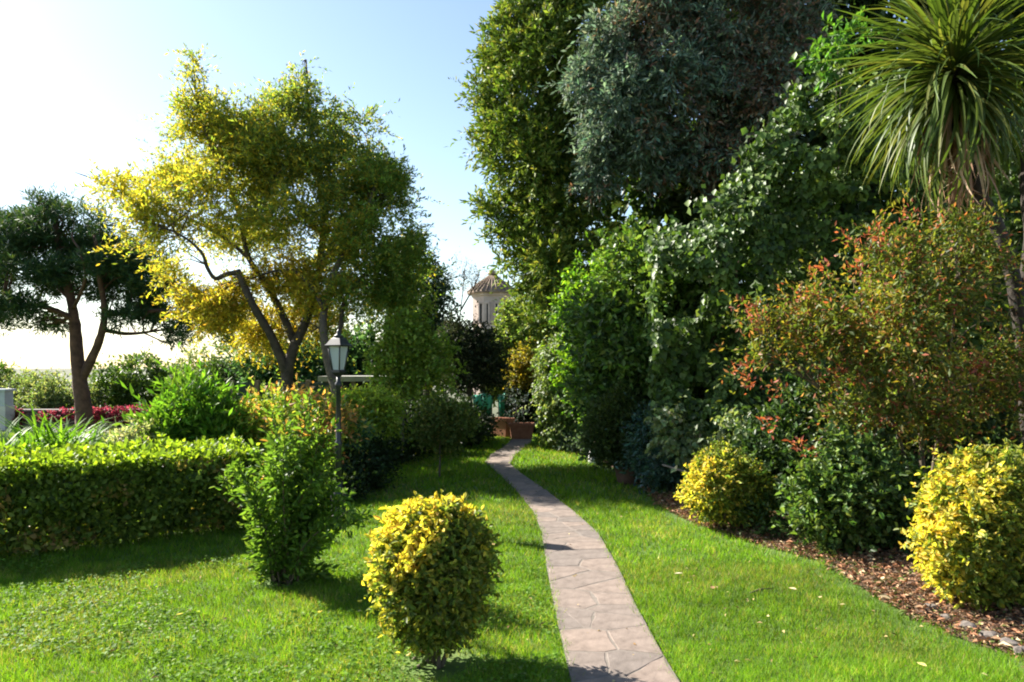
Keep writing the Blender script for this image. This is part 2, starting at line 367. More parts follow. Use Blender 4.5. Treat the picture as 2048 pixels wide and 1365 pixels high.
# path: mortar bed with crazy-paving slabs
def clip(poly, p, q):                        # keep the side nearer p than q
    m = (p + q) / 2; n = q - p; out = []
    for i in range(len(poly)):
        a, b = poly[i], poly[(i + 1) % len(poly)]; da, db = np.dot(a - m, n), np.dot(b - m, n)
        if da <= 0: out.append(a)
        if da * db < 0: out.append(a + (b - a) * (da / (da - db)))
    return out
def make_path():
    yy = np.linspace(0.9, 17.6, 110)
    poly = [(float(xl(y)), float(y)) for y in yy] + [(float(xr(y)), float(y)) for y in yy[::-1]]
    path = sheet('path', poly, 0.016, M_MORTAR)
    rng = np.random.default_rng(11); W = 0.54; seeds = []
    y = 0.9; row = 0
    while y < 17.6:
        k = 2 if row % 3 else 1
        if row % 4 == 3: k = 2
        for i in range(k): seeds.append(((i + 0.5 + rng.uniform(-.42, .42)) * W / k, y + rng.uniform(-.15, .15)))
        y += rng.uniform(.2, .38); row += 1
    S = np.array(seeds)
    for i, s in enumerate(S):
        cell = [np.array(v) for v in ((0., s[1] - .6), (W, s[1] - .6), (W, s[1] + .6), (0., s[1] + .6))]
        for j in range(len(S)):
            if j != i and abs(S[j, 1] - s[1]) < 1.0: cell = clip(cell, s, S[j])
            if len(cell) < 3: break
        if len(cell) < 3: continue
        cell = np.array(cell); cell[:, 1] = np.clip(cell[:, 1], .9, 17.6)
        pts = []
        for a, b in zip(cell, np.roll(cell, -1, axis=0)):      # subdivide and roughen the edges
            L = np.linalg.norm(b - a); k = max(1, int(L / 0.11))
            for t in range(k):
                q = a + (b - a) * t / k
                if t: q = q + rng.normal(size=2) * 0.006
                pts.append(q)
        pts = np.array(pts); ce = pts.mean(0)
        d = pts - ce; Ld = np.linalg.norm(d, axis=1, keepdims=True); g = 0.007
        lo = ce + d * np.maximum(.3, 1 - g / Ld); hi = ce + d * np.maximum(.25, 1 - (g + .006) / Ld)
        def tow(uv):
            y_ = uv[:, 1]; return np.stack([xl(y_) + (xr(y_) - xl(y_)) * np.clip(uv[:, 0], 0, W) / W, y_], 1)
        lo, hi, cw = tow(lo), tow(hi), tow(ce[None])[0]; n = len(pts); h = 0.0105 + rng.uniform(-.0012, .0012); tl = rng.uniform(-.0025, .0025, 2)
        V = [(p[0] - cw[0], p[1] - cw[1], 0.0) for p in lo] + [(p[0] - cw[0], p[1] - cw[1], h - .003) for p in lo]
        V += [(p[0] - cw[0], p[1] - cw[1], h + np.dot(p - cw, tl)) for p in hi]
        Fc = [(k, (k + 1) % n, n + (k + 1) % n, n + k) for k in range(n)] + [(n + k, n + (k + 1) % n, 2*n + (k + 1) % n, 2*n + k) for k in range(n)] + [tuple(range(2*n, 3*n))]
        me = bpy.data.meshes.new('paving_slab'); me.from_pydata(V, [], Fc); me.update()
        link('paving_slab', me, M_SLAB, path, (cw[0], cw[1], 0.008))
make_path()

# grass blades and clover
def make_grass():
    rng = np.random.default_rng(5); tot = []
    for (y0, y1, dens, h, w) in ((3.0, 4.6, 12500, 0.034, 0.0042), (4.6, 6.5, 7600, 0.037, 0.0055), (6.5, 9.5, 3300, 0.042, 0.008), (9.5, 19.4, 900, 0.05, 0.017)):
        A = (y1 - y0) * (min(0.74 * y1 + 1.2, 14) * 2); n = int(A * dens)
        x = rng.uniform(-min(0.74 * y1 + 1.2, 14), min(0.74 * y1 + 1.2, 14), n); y = rng.uniform(y0, y1, n)
        on = (x < xl(y) + rng.normal(size=n) * .028 + .006) | (x > xr(y) + rng.normal(size=n) * .028 - .006)
        edge = xbed(y) - x; nz = noise(np.stack([x * 7, y * 7, x * 0], 1))
        nz2 = noise(np.stack([x * 3, y * 3, x * 0 + 2], 1)); on &= (edge > (nz - .62) * .8) | ((edge > -.9) & (nz2 > .55) & (rng.random(n) < .45)); on &= x > -0.74 * y - 1.4
        on &= ~((edge < .45) & (edge > -.1) & (rng.random(n) > (edge.clip(0) / .45) ** .6 * .9 + .1))
        # bare scuffed rings round the two shrubs in the lawn
        for (bx, by, br) in ((-.43, 4.3, .27), (-1.8, 5.93, .2)):
            on &= ~(np.hypot(x - bx, y - by) < br * (0.6 + .8 * rng.random(n)))
        x, y = x[on], y[on]; n = len(x)
        tot.append((x, y, np.full(n, h), np.full(n, w)))
    x, y, h, w = (np.concatenate(c) for c in zip(*tot)); n = len(x); NLEAF[0] += n // 2
    patchn = noise(np.stack([x * 1.3, y * 1.3, x * 0 + 3], 1)); fine = noise(np.stack([x * 6, y * 6, x * 0 + 9], 1))
    tuft = noise(np.stack([x * 15, y * 15, x * 0 + 4], 1)); h = h * (0.5 + 0.9 * rng.random(n)) * (0.6 + .5 * fine + .4 * tuft); a = rng.uniform(0, 2 * np.pi, n); lean = rng.uniform(.1, .95, n) * h
    b = rng.uniform(0, 2 * np.pi, n); dx, dy = np.cos(b) * w / 2, np.sin(b) * w / 2
    V = np.empty((n, 3, 3)); V[:, 0] = np.stack([x - dx, y - dy, x*0 - .002], 1); V[:, 1] = np.stack([x + dx, y + dy, x*0 - .002], 1)
    V[:, 2] = np.stack([x + np.cos(a) * lean, y + np.sin(a) * lean, h], 1)
    pal = [(5, (0.092, 0.19, 0.012)), (3, (0.118, 0.215, 0.014)), (2, (0.064, 0.13, 0.011)), (1, (0.19, 0.205, 0.04))]
    col = pick(rng, n, pal); big = noise(np.stack([x * .55, y * .55, x * 0 + 31], 1)); dry = rng.random(n) < np.clip((patchn - .6) * 1.5, 0, .35) + np.clip((fine - .72) * 1.3, 0, .25); col[dry] = pick(rng, dry.sum(), [(2, (0.17, 0.19, 0.035)), (1, (0.26, 0.22, 0.09))])
    col *= (1 + .45 * (fine[:, None] - .5) + .5 * (big[:, None] - .5) + .35 * (tuft[:, None] - .5)) * (1 + .18 * rng.normal(size=(n, 1))).clip(.5, 1.6)
    o = link('lawn_grass', raw_mesh('lawn_grass', V.reshape(-1, 3), np.arange(3 * n).reshape(-1, 3), np.repeat(col.clip(.002, 1), 3, axis=0)), M_GRASS)
    tag(o, 'short bright green mown grass covering the lawn on both sides of path', 'grass', kind='stuff')
    # clover and low weeds in front of the clipped hedge
    n = 30000; y = rng.uniform(2.6, 6.6, n); x = rng.uniform(-4.7, .35, n); k = noise(np.stack([x * 2.2, y * 2.2, x * 0 + 40], 1)) + .35 * noise(np.stack([x * 9, y * 9, x * 0], 1)) > .62
    k &= (x < xl(y) - .03) & (x > -.74 * y - .2); x, y = x[k], y[k]; n = len(x)
    pos = np.stack([x, y, rng.uniform(.012, .045, n)], 1); an = rng.uniform(0, 2 * np.pi, n)
    D = np.stack([np.cos(an), np.sin(an), rng.uniform(-.3, .5, n)], 1); N = nrm(np.stack([rng.normal(size=n) * .4, rng.normal(size=n) * .4, np.ones(n)], 1))
    col = pick(rng, n, [(4, (0.075, 0.155, 0.018)), (2, (0.11, 0.19, 0.025)), (1, (0.15, 0.2, 0.05))]) * (1 + .2 * rng.normal(size=(n, 1))).clip(.5, 1.5)
    s = rng.uniform(.6, 1.3, n); o = leaves_mesh('clover', pos, D, N, .026 * s, .022 * s, col, M_GRASS, None, .15)
    tag(o, 'low clover leaves patching the lawn before the clipped hedge', 'clover', kind='stuff')
make_grass()

# leaf litter on the bed
def make_litter():
    rng = np.random.default_rng(8); n = 32000; y = rng.uniform(2.5, 12, n); x = xbed(y) + np.abs(rng.normal(size=n)) * 1.0 - .06
    k = x < .75 * y + .5; x, y = x[k], y[k]; n = len(x); z = .012 + np.minimum(1, (x - xbed(y)).clip(0) * 2) * .055 + rng.random(n) * .02
    an = rng.uniform(0, 6.28, n); D = np.stack([np.cos(an), np.sin(an), rng.normal(size=n) * .25], 1); N = nrm(np.stack([rng.normal(size=n) * .5, rng.normal(size=n) * .5, np.ones(n)], 1))
    col = pick(rng, n, [(3, (0.27, 0.13, 0.07)), (3, (0.17, 0.09, 0.05)), (2, (0.30, 0.19, 0.11)), (3, (0.07, 0.048, 0.03)), (1, (0.40, 0.31, 0.19)), (1, (.09, .12, .03))])
    s = rng.uniform(.3, 1.1, n) + .7 * (rng.random(n) < .12); o = leaves_mesh('leaf_litter', np.stack([x, y, z], 1), D, N, .05 * s, .02 * s, col, M_DRY, None, .3, .2)
    tag(o, 'rusty brown dead leaves littering the bed under the shrubs', 'leaf litter', kind='stuff')
make_litter()
def make_debris():
    rng = np.random.default_rng(77); n = 700; y = 3.2 + 9 * rng.random(n) ** 1.5; x = rng.uniform(-3.2, 2.9, n); n = len(x)
    on = (x > xl(y)) & (x < xr(y)); k = (~on) | (rng.random(n) < .5); k &= x < xbed(y); x, y, on = x[k], y[k], on[k]; n = len(x)
    an = rng.uniform(0, 6.28, n); D = np.stack([np.cos(an), np.sin(an), rng.normal(size=n) * .2], 1); N = nrm(np.stack([rng.normal(size=n) * .4, rng.normal(size=n) * .4, np.ones(n)], 1)); s = rng.uniform(.3, 1.2, n)
    o = leaves_mesh('leaf_debris', np.stack([x, y, np.where(on, .024, .03)], 1), D, N, .035 * s, .016 * s, pick(rng, n, [(2, (.3, .22, .1)), (2, (.18, .11, .05)), (1, (.42, .36, .16)), (1, (.10, .07, .04))]), M_DRY, None, .3, .15)
    tag(o, 'tiny dry leaf fragments scattered over lawn and path', 'leaf debris', kind='stuff')
make_debris()

# ================================================================== FAR THINGS
GR = [(4, (0.045, 0.085, 0.014)), (3, (0.065, 0.115, 0.02)), (2, (0.03, 0.06, 0.012))]
DKG = [(4, (0.022, 0.045, 0.012)), (3, (0.035, 0.065, 0.016)), (1, (0.06, 0.095, 0.025))]
# tower
def make_tower():
    Yt = 45.0; c = P(985, HZ, Yt); c[2] = 0
    t = thing('tower', 'pink octagonal garden tower with tiled cap roof rising behind the trees', 'tower', c)
    ez = P(0, 588, Yt)[2]; az = P(0, 548, Yt)[2]; k = Yt / F
    mb = MB(); mb.lathe(c, [(42*k, -1.0), (42*k, ez - .25)], 8, False, R(22.5)); mb.build('wall', M_PLASTER, t)
    mb = MB(); mb.lathe(c + np.array((0, 0, ez - .25)), [(42*k, 0), (45*k, .06), (45*k, .16), (48*k, .2)], 8, False, R(22.5)); mb.build('cornice', M_PLASTER, t)
    roof = MB(); prof = [(51*k, ez - .04), (51*k, ez + .04), (36*k, ez + .42), (20*k, ez + .78), (7*k, az - .12), (6*k, az)]
    roof.lathe(c, prof, 16, False); ro = roof.build('roof', M_TILE, t)
    for i in range(32):                       # rows of cover tiles
        a = 2 * math.pi * i / 32; mbt = MB(); pts = [c + np.array((r * math.cos(a), r * math.sin(a), z + .03)) for r, z in prof[1:5]]
        mbt.tube(pts, [.045, .042, .035, .025], 6); mbt.build('tile_row', M_TILE, ro)
    mb = MB(); mb.lathe(c + np.array((0, 0, az - .05)), [(9*k, 0), (10*k, .08), (5*k, .2), (2*k, .34)], 12); mb.build('roof_cap', M_TILE, ro)
    for a in (-68, -22.5 - 90, -22):          # windows
        an = R(a); d = np.array((math.cos(an), math.sin(an), 0)); w = MB(); w.box(c + d * (38.9 * k) + np.array((0, 0, ez - 1.25)), (.06, .55, 1.1), an); wo_ = w.build('window', M_DARK, t)
        w = MB(); 
        for s in (-1, 1): w.box(c + d * (39.5 * k) + np.array((-math.sin(an), math.cos(an), 0)) * s * .31 + np.array((0, 0, ez - 1.25)), (.12, .08, 1.2), an)
        w.box(c + d * (39.5 * k) + np.array((0, 0, ez - .63)), (.12, .7, .1), an); w.build('window_frame', M_PLASTER, wo_)
make_tower()

# umbrella pine
def make_pine():
    Y = 20.0; t = thing('pine_tree', 'dark umbrella pine with forked reddish trunk before the low wall', 'pine tree', (P(172, 0, Y)[0], Y, 0))
    L = [([P(172, 868, Y), P(165, 800, Y), P(155, 720, Y), P(150, 650, Y), P(140, 590, Y), P(120, 520, Y), P(110, 450, Y)], .235, .05),
         ([P(160, 765, Y), P(185, 715, Y - .1), P(205, 660, Y - .3), P(208, 610, Y - .4), P(196, 540, Y - .5), P(190, 470, Y - .5)], .13, .04),
         ([P(150, 640, Y), P(90, 615, Y - .5), P(20, 610, Y - 1), P(-60, 600, Y - 1)], .09, .03), ([P(207, 625, Y), P(260, 628, Y - .5), P(330, 622, Y - .8), P(400, 640, Y - 1)], .085, .03),
         ([P(150, 610, Y), P(100, 560, Y + .5), P(50, 530, Y + 1)], .07, .03), ([P(205, 660, Y), P(260, 668, Y + .6), P(330, 660, Y + 1)], .07, .03),
         ([P(200, 560, Y), P(250, 520, Y), P(300, 480, Y)], .06, .02), ([P(145, 620, Y), P(170, 560, Y - 1), P(160, 500, Y - 1.2)], .06, .02)]
    B = []
    for (px, py, rx, ry, dy) in ((115, 425, 60, 20, 0), (60, 452, 70, 22, .4), (155, 458, 80, 24, -.3), (20, 490, 80, 24, -.5), (100, 498, 90, 26, .5), (205, 500, 80, 24, .2), (-45, 525, 80, 26, 0), (60, 540, 80, 24, -.8), (170, 542, 90, 24, .6), (262, 538, 80, 24, -.4), (-20, 578, 80, 20, .4), (110, 575, 60, 16, 1), (235, 582, 80, 20, .5), (320, 578, 70, 22, -.3), (20, 615, 70, 15, -1), (330, 618, 80, 18, .3), (412, 610, 60, 18, -.8), (262, 642, 50, 11, -.8), (390, 648, 70, 16, -1.2), (450, 662, 40, 13, -.4), (80, 645, 45, 11, .3), (-30, 640, 60, 14, -.4), (360, 672, 40, 10, .2)):
        B.append(blob(px, py, rx, ry, Y + dy, max(rx, ry) * Y / F * 1.05))
    limbs('trunk', t, L[:2], M_PINEBARK, 10); limbs('branch', t, L[2:] + twigs_to(B, L, 130, .028, 4), M_PINEBARK, 5)
    foliage('crown', t, B, 9000, 11, .24, .17, .026, [(4, (0.022, 0.05, 0.022)), (2, (0.035, 0.07, 0.026)), (1, (0.055, 0.085, 0.025))], M_NEEDLE, 21, lobe=(6, .42), lflat=.6, inner=.3, lump=.3, lf=3, up=.7, rnd=.6, spread=.7, gap=(1.6, .33), droop=0, fold=.1, zmin=1.5, tip=(.5, .7, .25), tip_pal=[(1, (.075, .10, .03))])
make_pine()

# low wall with bougainvillea, white pier
def make_low_wall():
    Y = 21.0; a = P(-160, 0, Y)[0]; b = P(352, 0, Y)[0]
    w = thing('garden_wall', 'low dark grey stone wall behind the pine trunk', 'wall', ((a + b) / 2, Y, 0)); rng = random.Random(2)
    mb = MB(); mb.box(((a + b) / 2, Y + .2, .15), (b - a, .26, .62)); mb.build('wall_core', M_STONE, w)
    z = -.12; me_cache = {}
    while z < .4:                              # courses of stones
        x = a; h = .14
        while x < b - .05:
            L = rng.choice((.26, .36, .46)); key = (L, rng.randrange(3))
            if key not in me_cache:
                m = MB(); m.box((0, 0, 0), (L - .02, .14, h - .015)); r2 = random.Random(str(key))
                V = [tuple(c + r2.uniform(-.008, .008) for c in v) for v in m.v]; me = bpy.data.meshes.new('wall_stone'); me.from_pydata(V, [], m.f); me.update(); me_cache[key] = me
            link('wall_stone', me_cache[key], M_EDGE, w, (x + L / 2 - (a + b) / 2, 0, z + h / 2)); x += L
        z += h
    mb = MB(); mb.box(((a + b) / 2, Y + .15, .485), (b - a + .04, .5, .06)); mb.build('coping', M_EDGE, w)
    pink = [(4, (0.30, 0.045, 0.075)), (2, (0.38, 0.09, 0.11)), (2, (0.22, 0.03, 0.055))]
    for (lab, bl) in (('pinkish red bougainvillea draped over the low wall beside the pine trunk', [(225, 826, 45, 9), (275, 828, 40, 11), (238, 850, 10, 24), (210, 832, 25, 9), (312, 824, 24, 7), (252, 838, 30, 8), (330, 826, 20, 8), (196, 828, 16, 8), (130, 830, 30, 8), (95, 834, 22, 7)]),
                      ('small pink bougainvillea tuft beside the white pier', [(30, 835, 14, 14), (20, 845, 12, 8)])):
        Bb = [blob(x, y, rx, ry, Y - .15, .16) for x, y, rx, ry in bl]; bt = thing('bougainvillea', lab, 'flowering plant', (Bb[0][0][0], Y - .3, 0))
        stems(bt, (Bb[0][0][0], Y - .28, 0), Bb[0][0], 3, .012, .05, .1, seed=6)
        foliage('flower', bt, Bb, 900 if len(bl) > 3 else 300, 5, .1, .06, .055, pink, M_PETAL, 31, inner=.2, jit=.3, kind='stuff')
        foliage('leaf', bt, Bb, 260, 4, .1, .06, .035, GR, M_LEAF, 32, inner=.2, kind='stuff')
    p = thing('gate_pier', 'white painted pier with grey base at the low wall', 'pier', P(2, 0, 20.5) * np.array((1, 1, 0)))
    x = P(2, 0, 20.5)[0]; mb = MB(); mb.box((x, 20.5, .30), (.5, .4, .7)); mb.build('base', M_CONC, p)
    mb = MB(); mb.box((x, 20.5, .85), (.44, .36, .4)); mb.build('shaft', M_WHITE, p); mb = MB(); mb.box((x, 20.5, 1.08), (.54, .46, .06)); mb.build('cap', M_WHITE, p)
make_low_wall()

def bush(name, label, cat, blobs, sprigs, per, sl, ll, lw, pal, seed, mat_=None, group=None, nst=4, sr=.02, stem_h=None, **kw):
    c = np.mean([b[0] for b in blobs], axis=0); base = kw.pop('base', None)
    base = np.array((c[0], c[1], 0.0)) if base is None else np.array(base, float)
    t = thing(name, label, cat, base, group)
    stems(t, base, c, nst, sr, .05, .3 * np.min(blobs[0][1]), kw.pop('bark', None), seed)
    foliage('foliage', t, blobs, sprigs, per, sl, ll, lw, pal, mat_, seed, **kw)
    return t

# distant shrubs by the low wall
SAGE = [(3, (0.10, 0.135, 0.055)), (2, (0.14, 0.17, 0.075)), (2, (0.06, 0.095, 0.035))]
bush('round_shrub', 'large rounded dark green shrub behind the low wall', 'shrub', [blob(300, 780, 105, 55, 27), blob(245, 795, 60, 40, 26.6), blob(360, 775, 60, 40, 27.3), blob(300, 830, 110, 60, 27)], 3800, 9, .3, .13, .06, GR, 41, M_GLOSS, tip=(.5, .7, .4), tip_pal=[(1, (.09, .13, .03))], lobe=(10, .36), lump=.3)
bush('pale_shrub', 'pale sage green shrub between white pier and pine trunk', 'shrub', [blob(60, 800, 50, 50, 26), blob(105, 805, 45, 40, 25), blob(85, 775, 30, 30, 26), blob(150, 810, 50, 40, 25.6), blob(60, 840, 80, 50, 25)], 3000, 9, .3, .12, .05, SAGE, 42, lobe=(10, .36), lump=.35, tip=(.6, .7, .4), tip_pal=[(1, (.2, .22, .11))])
bush('dark_shrub', 'dark green bush rising above the white pier', 'shrub', [blob(-10, 775, 40, 40, 27), blob(-30, 800, 60, 60, 27)], 1500, 9, .3, .12, .05, GR, 43, lump=.3)
bush('clipped_shrub', 'dark dome shaped clipped shrub beside the green fence', 'shrub', [blob(437, 770, 38, 42, 22), blob(437, 810, 40, 50, 22)], 1700, 9, .2, .09, .04, DKG, 44, lump=.12)
bush('airy_shrub', 'airy pale green shrub behind the dome shaped clipped shrub', 'shrub', [blob(395, 740, 35, 35, 25), blob(470, 730, 50, 45, 25), blob(500, 760, 40, 50, 25), blob(440, 800, 80, 80, 25)], 1700, 8, .35, .12, .05, SAGE, 45, lump=.4, gap=(1.4, .42))
bush('far_hedge', 'dense evergreen belt of shrubs behind the green fence', 'hedge', [blob(560, 740, 90, 60, 21), blob(650, 725, 90, 75, 21), blob(740, 715, 80, 70, 21.5), blob(830, 720, 80, 80, 21.5), blob(620, 800, 150, 90, 21), blob(780, 800, 130, 90, 21)], 4200, 9, .35, .15, .075, [(3, (0.03, 0.07, 0.03)), (2, (0.05, 0.10, 0.045)), (1, (0.09, 0.14, 0.07))], 46, lobe=(10, .36), lump=.3)

# fence and shed
def make_fence():
    Y = 16.2; x0, x1 = P(466, 0, Y)[0], P(668, 0, Y)[0]; zt = P(0, 766, Y)[2]
    f = thing('fence', 'dark green panel fence with wooden posts behind the mimosa', 'fence', ((x0 + x1) / 2, Y, 0))
    n = 4
    for i in range(n + 1):
        x = x0 + (x1 - x0) * i / n; mb = MB(); mb.box((x, Y - .06, zt / 2), (.09, .09, zt + .12)); mb.build('post', M_WOOD, f)
        if i < n:
            mb = MB(); mb.box((x + (x1 - x0) / n / 2, Y, zt / 2), ((x1 - x0) / n - .1, .03, zt)); pn = mb.build('panel', M_FENCE, f)
            mb = MB(); mb.box((x + (x1 - x0) / n / 2, Y - .03, zt - .03), ((x1 - x0) / n - .1, .05, .06)); mb.build('rail', M_FENCE, pn)
    s = thing('shed', 'low dark shed with pale flat roof slab beside the lamp', 'shed', (P(705, 0, 16)[0], 16.5, 0))
    xa, xb = P(640, 0, 16)[0], P(765, 0, 16)[0]; zr = P(0, 763, 16)[2]
    mb = MB(); mb.box(((xa + xb) / 2, 16.8, zr + .05), (xb - xa + .1, 1.6, .11)); mb.build('roof', M_ROOF, s)
    mb = MB(); mb.box(((xa + xb) / 2, 17.45, zr / 2), (xb - xa - .1, .06, zr)); mb.build('back_wall', M_DARK, s)
    for x in (xa + .12, xb - .12, (xa + xb) / 2): mb = MB(); mb.box((x, 16.2, zr / 2), (.09, .09, zr)); mb.build('post', M_WOOD, s)
    for i in range(8):
        mb = MB(); x = xa + .2 + (xb - xa - .4) * i / 7; mb.box((x, 16.9, zr * .42), ((xb - xa) / 8 - .02, .03, zr * .84)); mb.build('board', M_DARK, s)
make_fence()

# ================================================================== MIMOSA TREES
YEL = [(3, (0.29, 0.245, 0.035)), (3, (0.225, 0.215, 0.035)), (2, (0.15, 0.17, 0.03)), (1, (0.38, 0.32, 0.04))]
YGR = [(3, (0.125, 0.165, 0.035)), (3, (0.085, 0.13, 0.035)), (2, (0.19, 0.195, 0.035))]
def make_mimosa():
    Y = 14.0; t = thing('mimosa_tree', 'tall mimosa tree with yellow blossom and crooked forked trunk', 'tree', (P(592, 0, Y)[0], Y, 0))
    L = [([P(596, 915, Y), P(586, 840, Y), P(574, 760, Y), P(585, 705, Y), P(612, 640, Y + .1), P(634, 560, Y + .2), P(645, 470, Y + .3), P(640, 350, Y + .3), P(618, 230, Y + .2), P(612, 120, Y)], .14, .015),
         ([P(574, 750, Y), P(545, 680, Y - .2), P(505, 610, Y - .4), P(474, 540, Y - .5)], .10, .06), ([P(476, 545, Y - .5), P(455, 548, Y - .5), P(430, 557, Y - .5), P(414, 535, Y - .6), P(402, 505, Y - .7), P(360, 470, Y - .8), P(280, 440, Y - 1)], .055, .015),
         ([P(590, 690, Y + .1), P(560, 620, Y + .1), P(522, 555, Y), P(495, 510, Y), P(470, 400, Y), P(420, 290, Y), P(385, 160, Y)], .085, .015),
         ([P(500, 520, Y), P(440, 470, Y + .3), P(340, 420, Y + .4), P(220, 370, Y + .5), P(150, 345, Y + .6)], .045, .008), ([P(640, 540, Y), P(680, 460, Y + .5), P(720, 380, Y + .6), P(740, 290, Y + .8)], .06, .015),
         ([P(645, 470, Y), P(560, 360, Y + .3), P(500, 260, Y + .4)], .05, .012)]
    B = [blob(a, b, c, d, Y + e) for a, b, c, d, e in ((425, 300, 85, 100, 0), (385, 215, 34, 50, 0), (382, 140, 14, 34, 0), (440, 215, 30, 40, .5), (450, 410, 110, 75, -.6), (330, 430, 85, 50, -.8), (240, 445, 60, 35, -.9), (255, 375, 70, 30, -.2), (185, 352, 35, 14, 0),
         (612, 205, 28, 55, 0), (612, 140, 10, 26, 0), (600, 290, 85, 85, 0), (520, 280, 45, 50, .4), (690, 320, 70, 75, .5), (560, 400, 110, 80, -.4), (690, 420, 95, 80, .2), (530, 330, 90, 80, .8), (640, 480, 90, 55, .9), (665, 260, 36, 45, .5),
         (480, 470, 90, 35, .9), (730, 340, 60, 60, 0), (560, 330, 70, 70, -.5), (395, 385, 70, 60, .2), (350, 350, 50, 45, .3), (475, 350, 80, 70, .2), (640, 370, 80, 70, -.5), (720, 265, 40, 45, .2), (560, 470, 90, 40, .2), (500, 250, 60, 55, -.3), (450, 260, 60, 60, .3), (560, 230, 45, 45, .3), (780, 400, 50, 60, .3), (290, 500, 60, 28, -.5), (330, 540, 50, 18, .5))]
    limbs('trunk', t, L[:1], M_BARK, 10); limbs('branch', t, L[1:] + twigs_to(B, L, 190, .014, 9), M_BARK, 5)
    x_l = P(330, 0, Y)[0]; x_r = P(700, 0, Y)[0]
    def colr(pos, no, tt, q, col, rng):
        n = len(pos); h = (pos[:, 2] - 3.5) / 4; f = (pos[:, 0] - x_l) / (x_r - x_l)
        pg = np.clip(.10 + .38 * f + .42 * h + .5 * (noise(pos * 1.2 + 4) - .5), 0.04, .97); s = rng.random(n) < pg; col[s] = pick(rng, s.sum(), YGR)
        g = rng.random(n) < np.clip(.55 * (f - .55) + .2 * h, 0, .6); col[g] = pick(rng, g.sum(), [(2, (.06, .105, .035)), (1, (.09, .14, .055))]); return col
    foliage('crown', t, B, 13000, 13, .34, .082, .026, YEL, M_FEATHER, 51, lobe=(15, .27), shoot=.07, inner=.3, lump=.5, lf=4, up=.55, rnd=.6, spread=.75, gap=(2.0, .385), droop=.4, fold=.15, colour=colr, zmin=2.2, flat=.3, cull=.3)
    # neighbour with a leaning trunk
    Y = 13.2; t = thing('mimosa_tree', 'second mimosa with leaning pale trunk behind the lamp and darker crown', 'tree', (P(702, 0, Y)[0], Y, 0))
    L = [([P(706, 925, Y), P(690, 850, Y), P(672, 780, Y), P(656, 720, Y), P(646, 650, Y), P(655, 590, Y + .2), P(680, 520, Y + .3), P(730, 430, Y + .4), P(760, 340, Y + .5)], .11, .025),
         ([P(656, 720, Y), P(680, 660, Y), P(690, 600, Y + .2), P(740, 540, Y + .6), P(800, 500, Y + .8)], .06, .02), ([P(650, 620, Y), P(610, 560, Y + .3), P(560, 540, Y + .5), P(440, 580, Y + .6)], .05, .015)]
    B = [blob(a, b, c, d, Y + e) for a, b, c, d, e in ((750, 400, 80, 90, .5), (740, 490, 95, 70, .6), (800, 470, 45, 70, .8), (785, 395, 38, 50, .5), (640, 580, 75, 45, .6), (560, 560, 60, 35, .9), (700, 600, 50, 40, .2), (760, 570, 80, 60, 1), (820, 560, 45, 60, 1.2), (450, 570, 70, 38, .6), (390, 600, 50, 35, .8), (440, 630, 50, 40, .6), (530, 650, 55, 45, 1.6), (620, 650, 60, 40, 1.6))]
    limbs('trunk', t, L[:1], M_PALE2, 10); limbs('branch', t, L[1:] + twigs_to(B, L, 70, .014, 12), M_BARK, 5)
    x_l = P(560, 0, Y)[0]; x_r = P(760, 0, Y)[0]
    def colr2(pos, no, tt, q, col, rng):
        f = (pos[:, 0] - x_l) / (x_r - x_l); g = rng.random(len(pos)) < np.clip(f * .95 + .3 * (noise(pos * 1.5) - .5), 0.05, .93); col[g] = pick(rng, g.sum(), [(3, (.075, .125, .03)), (2, (.11, .165, .038)), (1, (.17, .2, .04))]); return col
    foliage('crown', t, B, 7000, 15, .32, .075, .024, [(3, (.27, .22, .03)), (2, (.22, .20, .03)), (1, (.27, .18, .035)), (1, (.14, .15, .025))], M_FEATHER, 52, lobe=(15, .27), shoot=.07, inner=.3, lump=.5, lf=4, up=.3, rnd=.6, spread=.75, gap=(2.0, .385), droop=.4, fold=.15, colour=colr2, zmin=1.6, flat=.3, cull=.3)
make_mimosa()

def tree(name, label, base, lines, blobs, sprigs, per, sl, ll, lw, pal, seed, mat_=None, bark=None, ntw=40, tr=.02, cat='tree', **kw):
    t = thing(name, label, cat, (base[0], base[1], 0)); bark = bark or M_BARK
    limbs('trunk', t, lines[:1], bark, 10, seed)
    if len(lines) > 1 or ntw: limbs('branch', t, lines[1:] + twigs_to(blobs, lines, ntw, tr, seed), bark, 5, seed)
    foliage('crown', t, blobs, sprigs, per, sl, ll, lw, pal, mat_, seed, **kw); return t

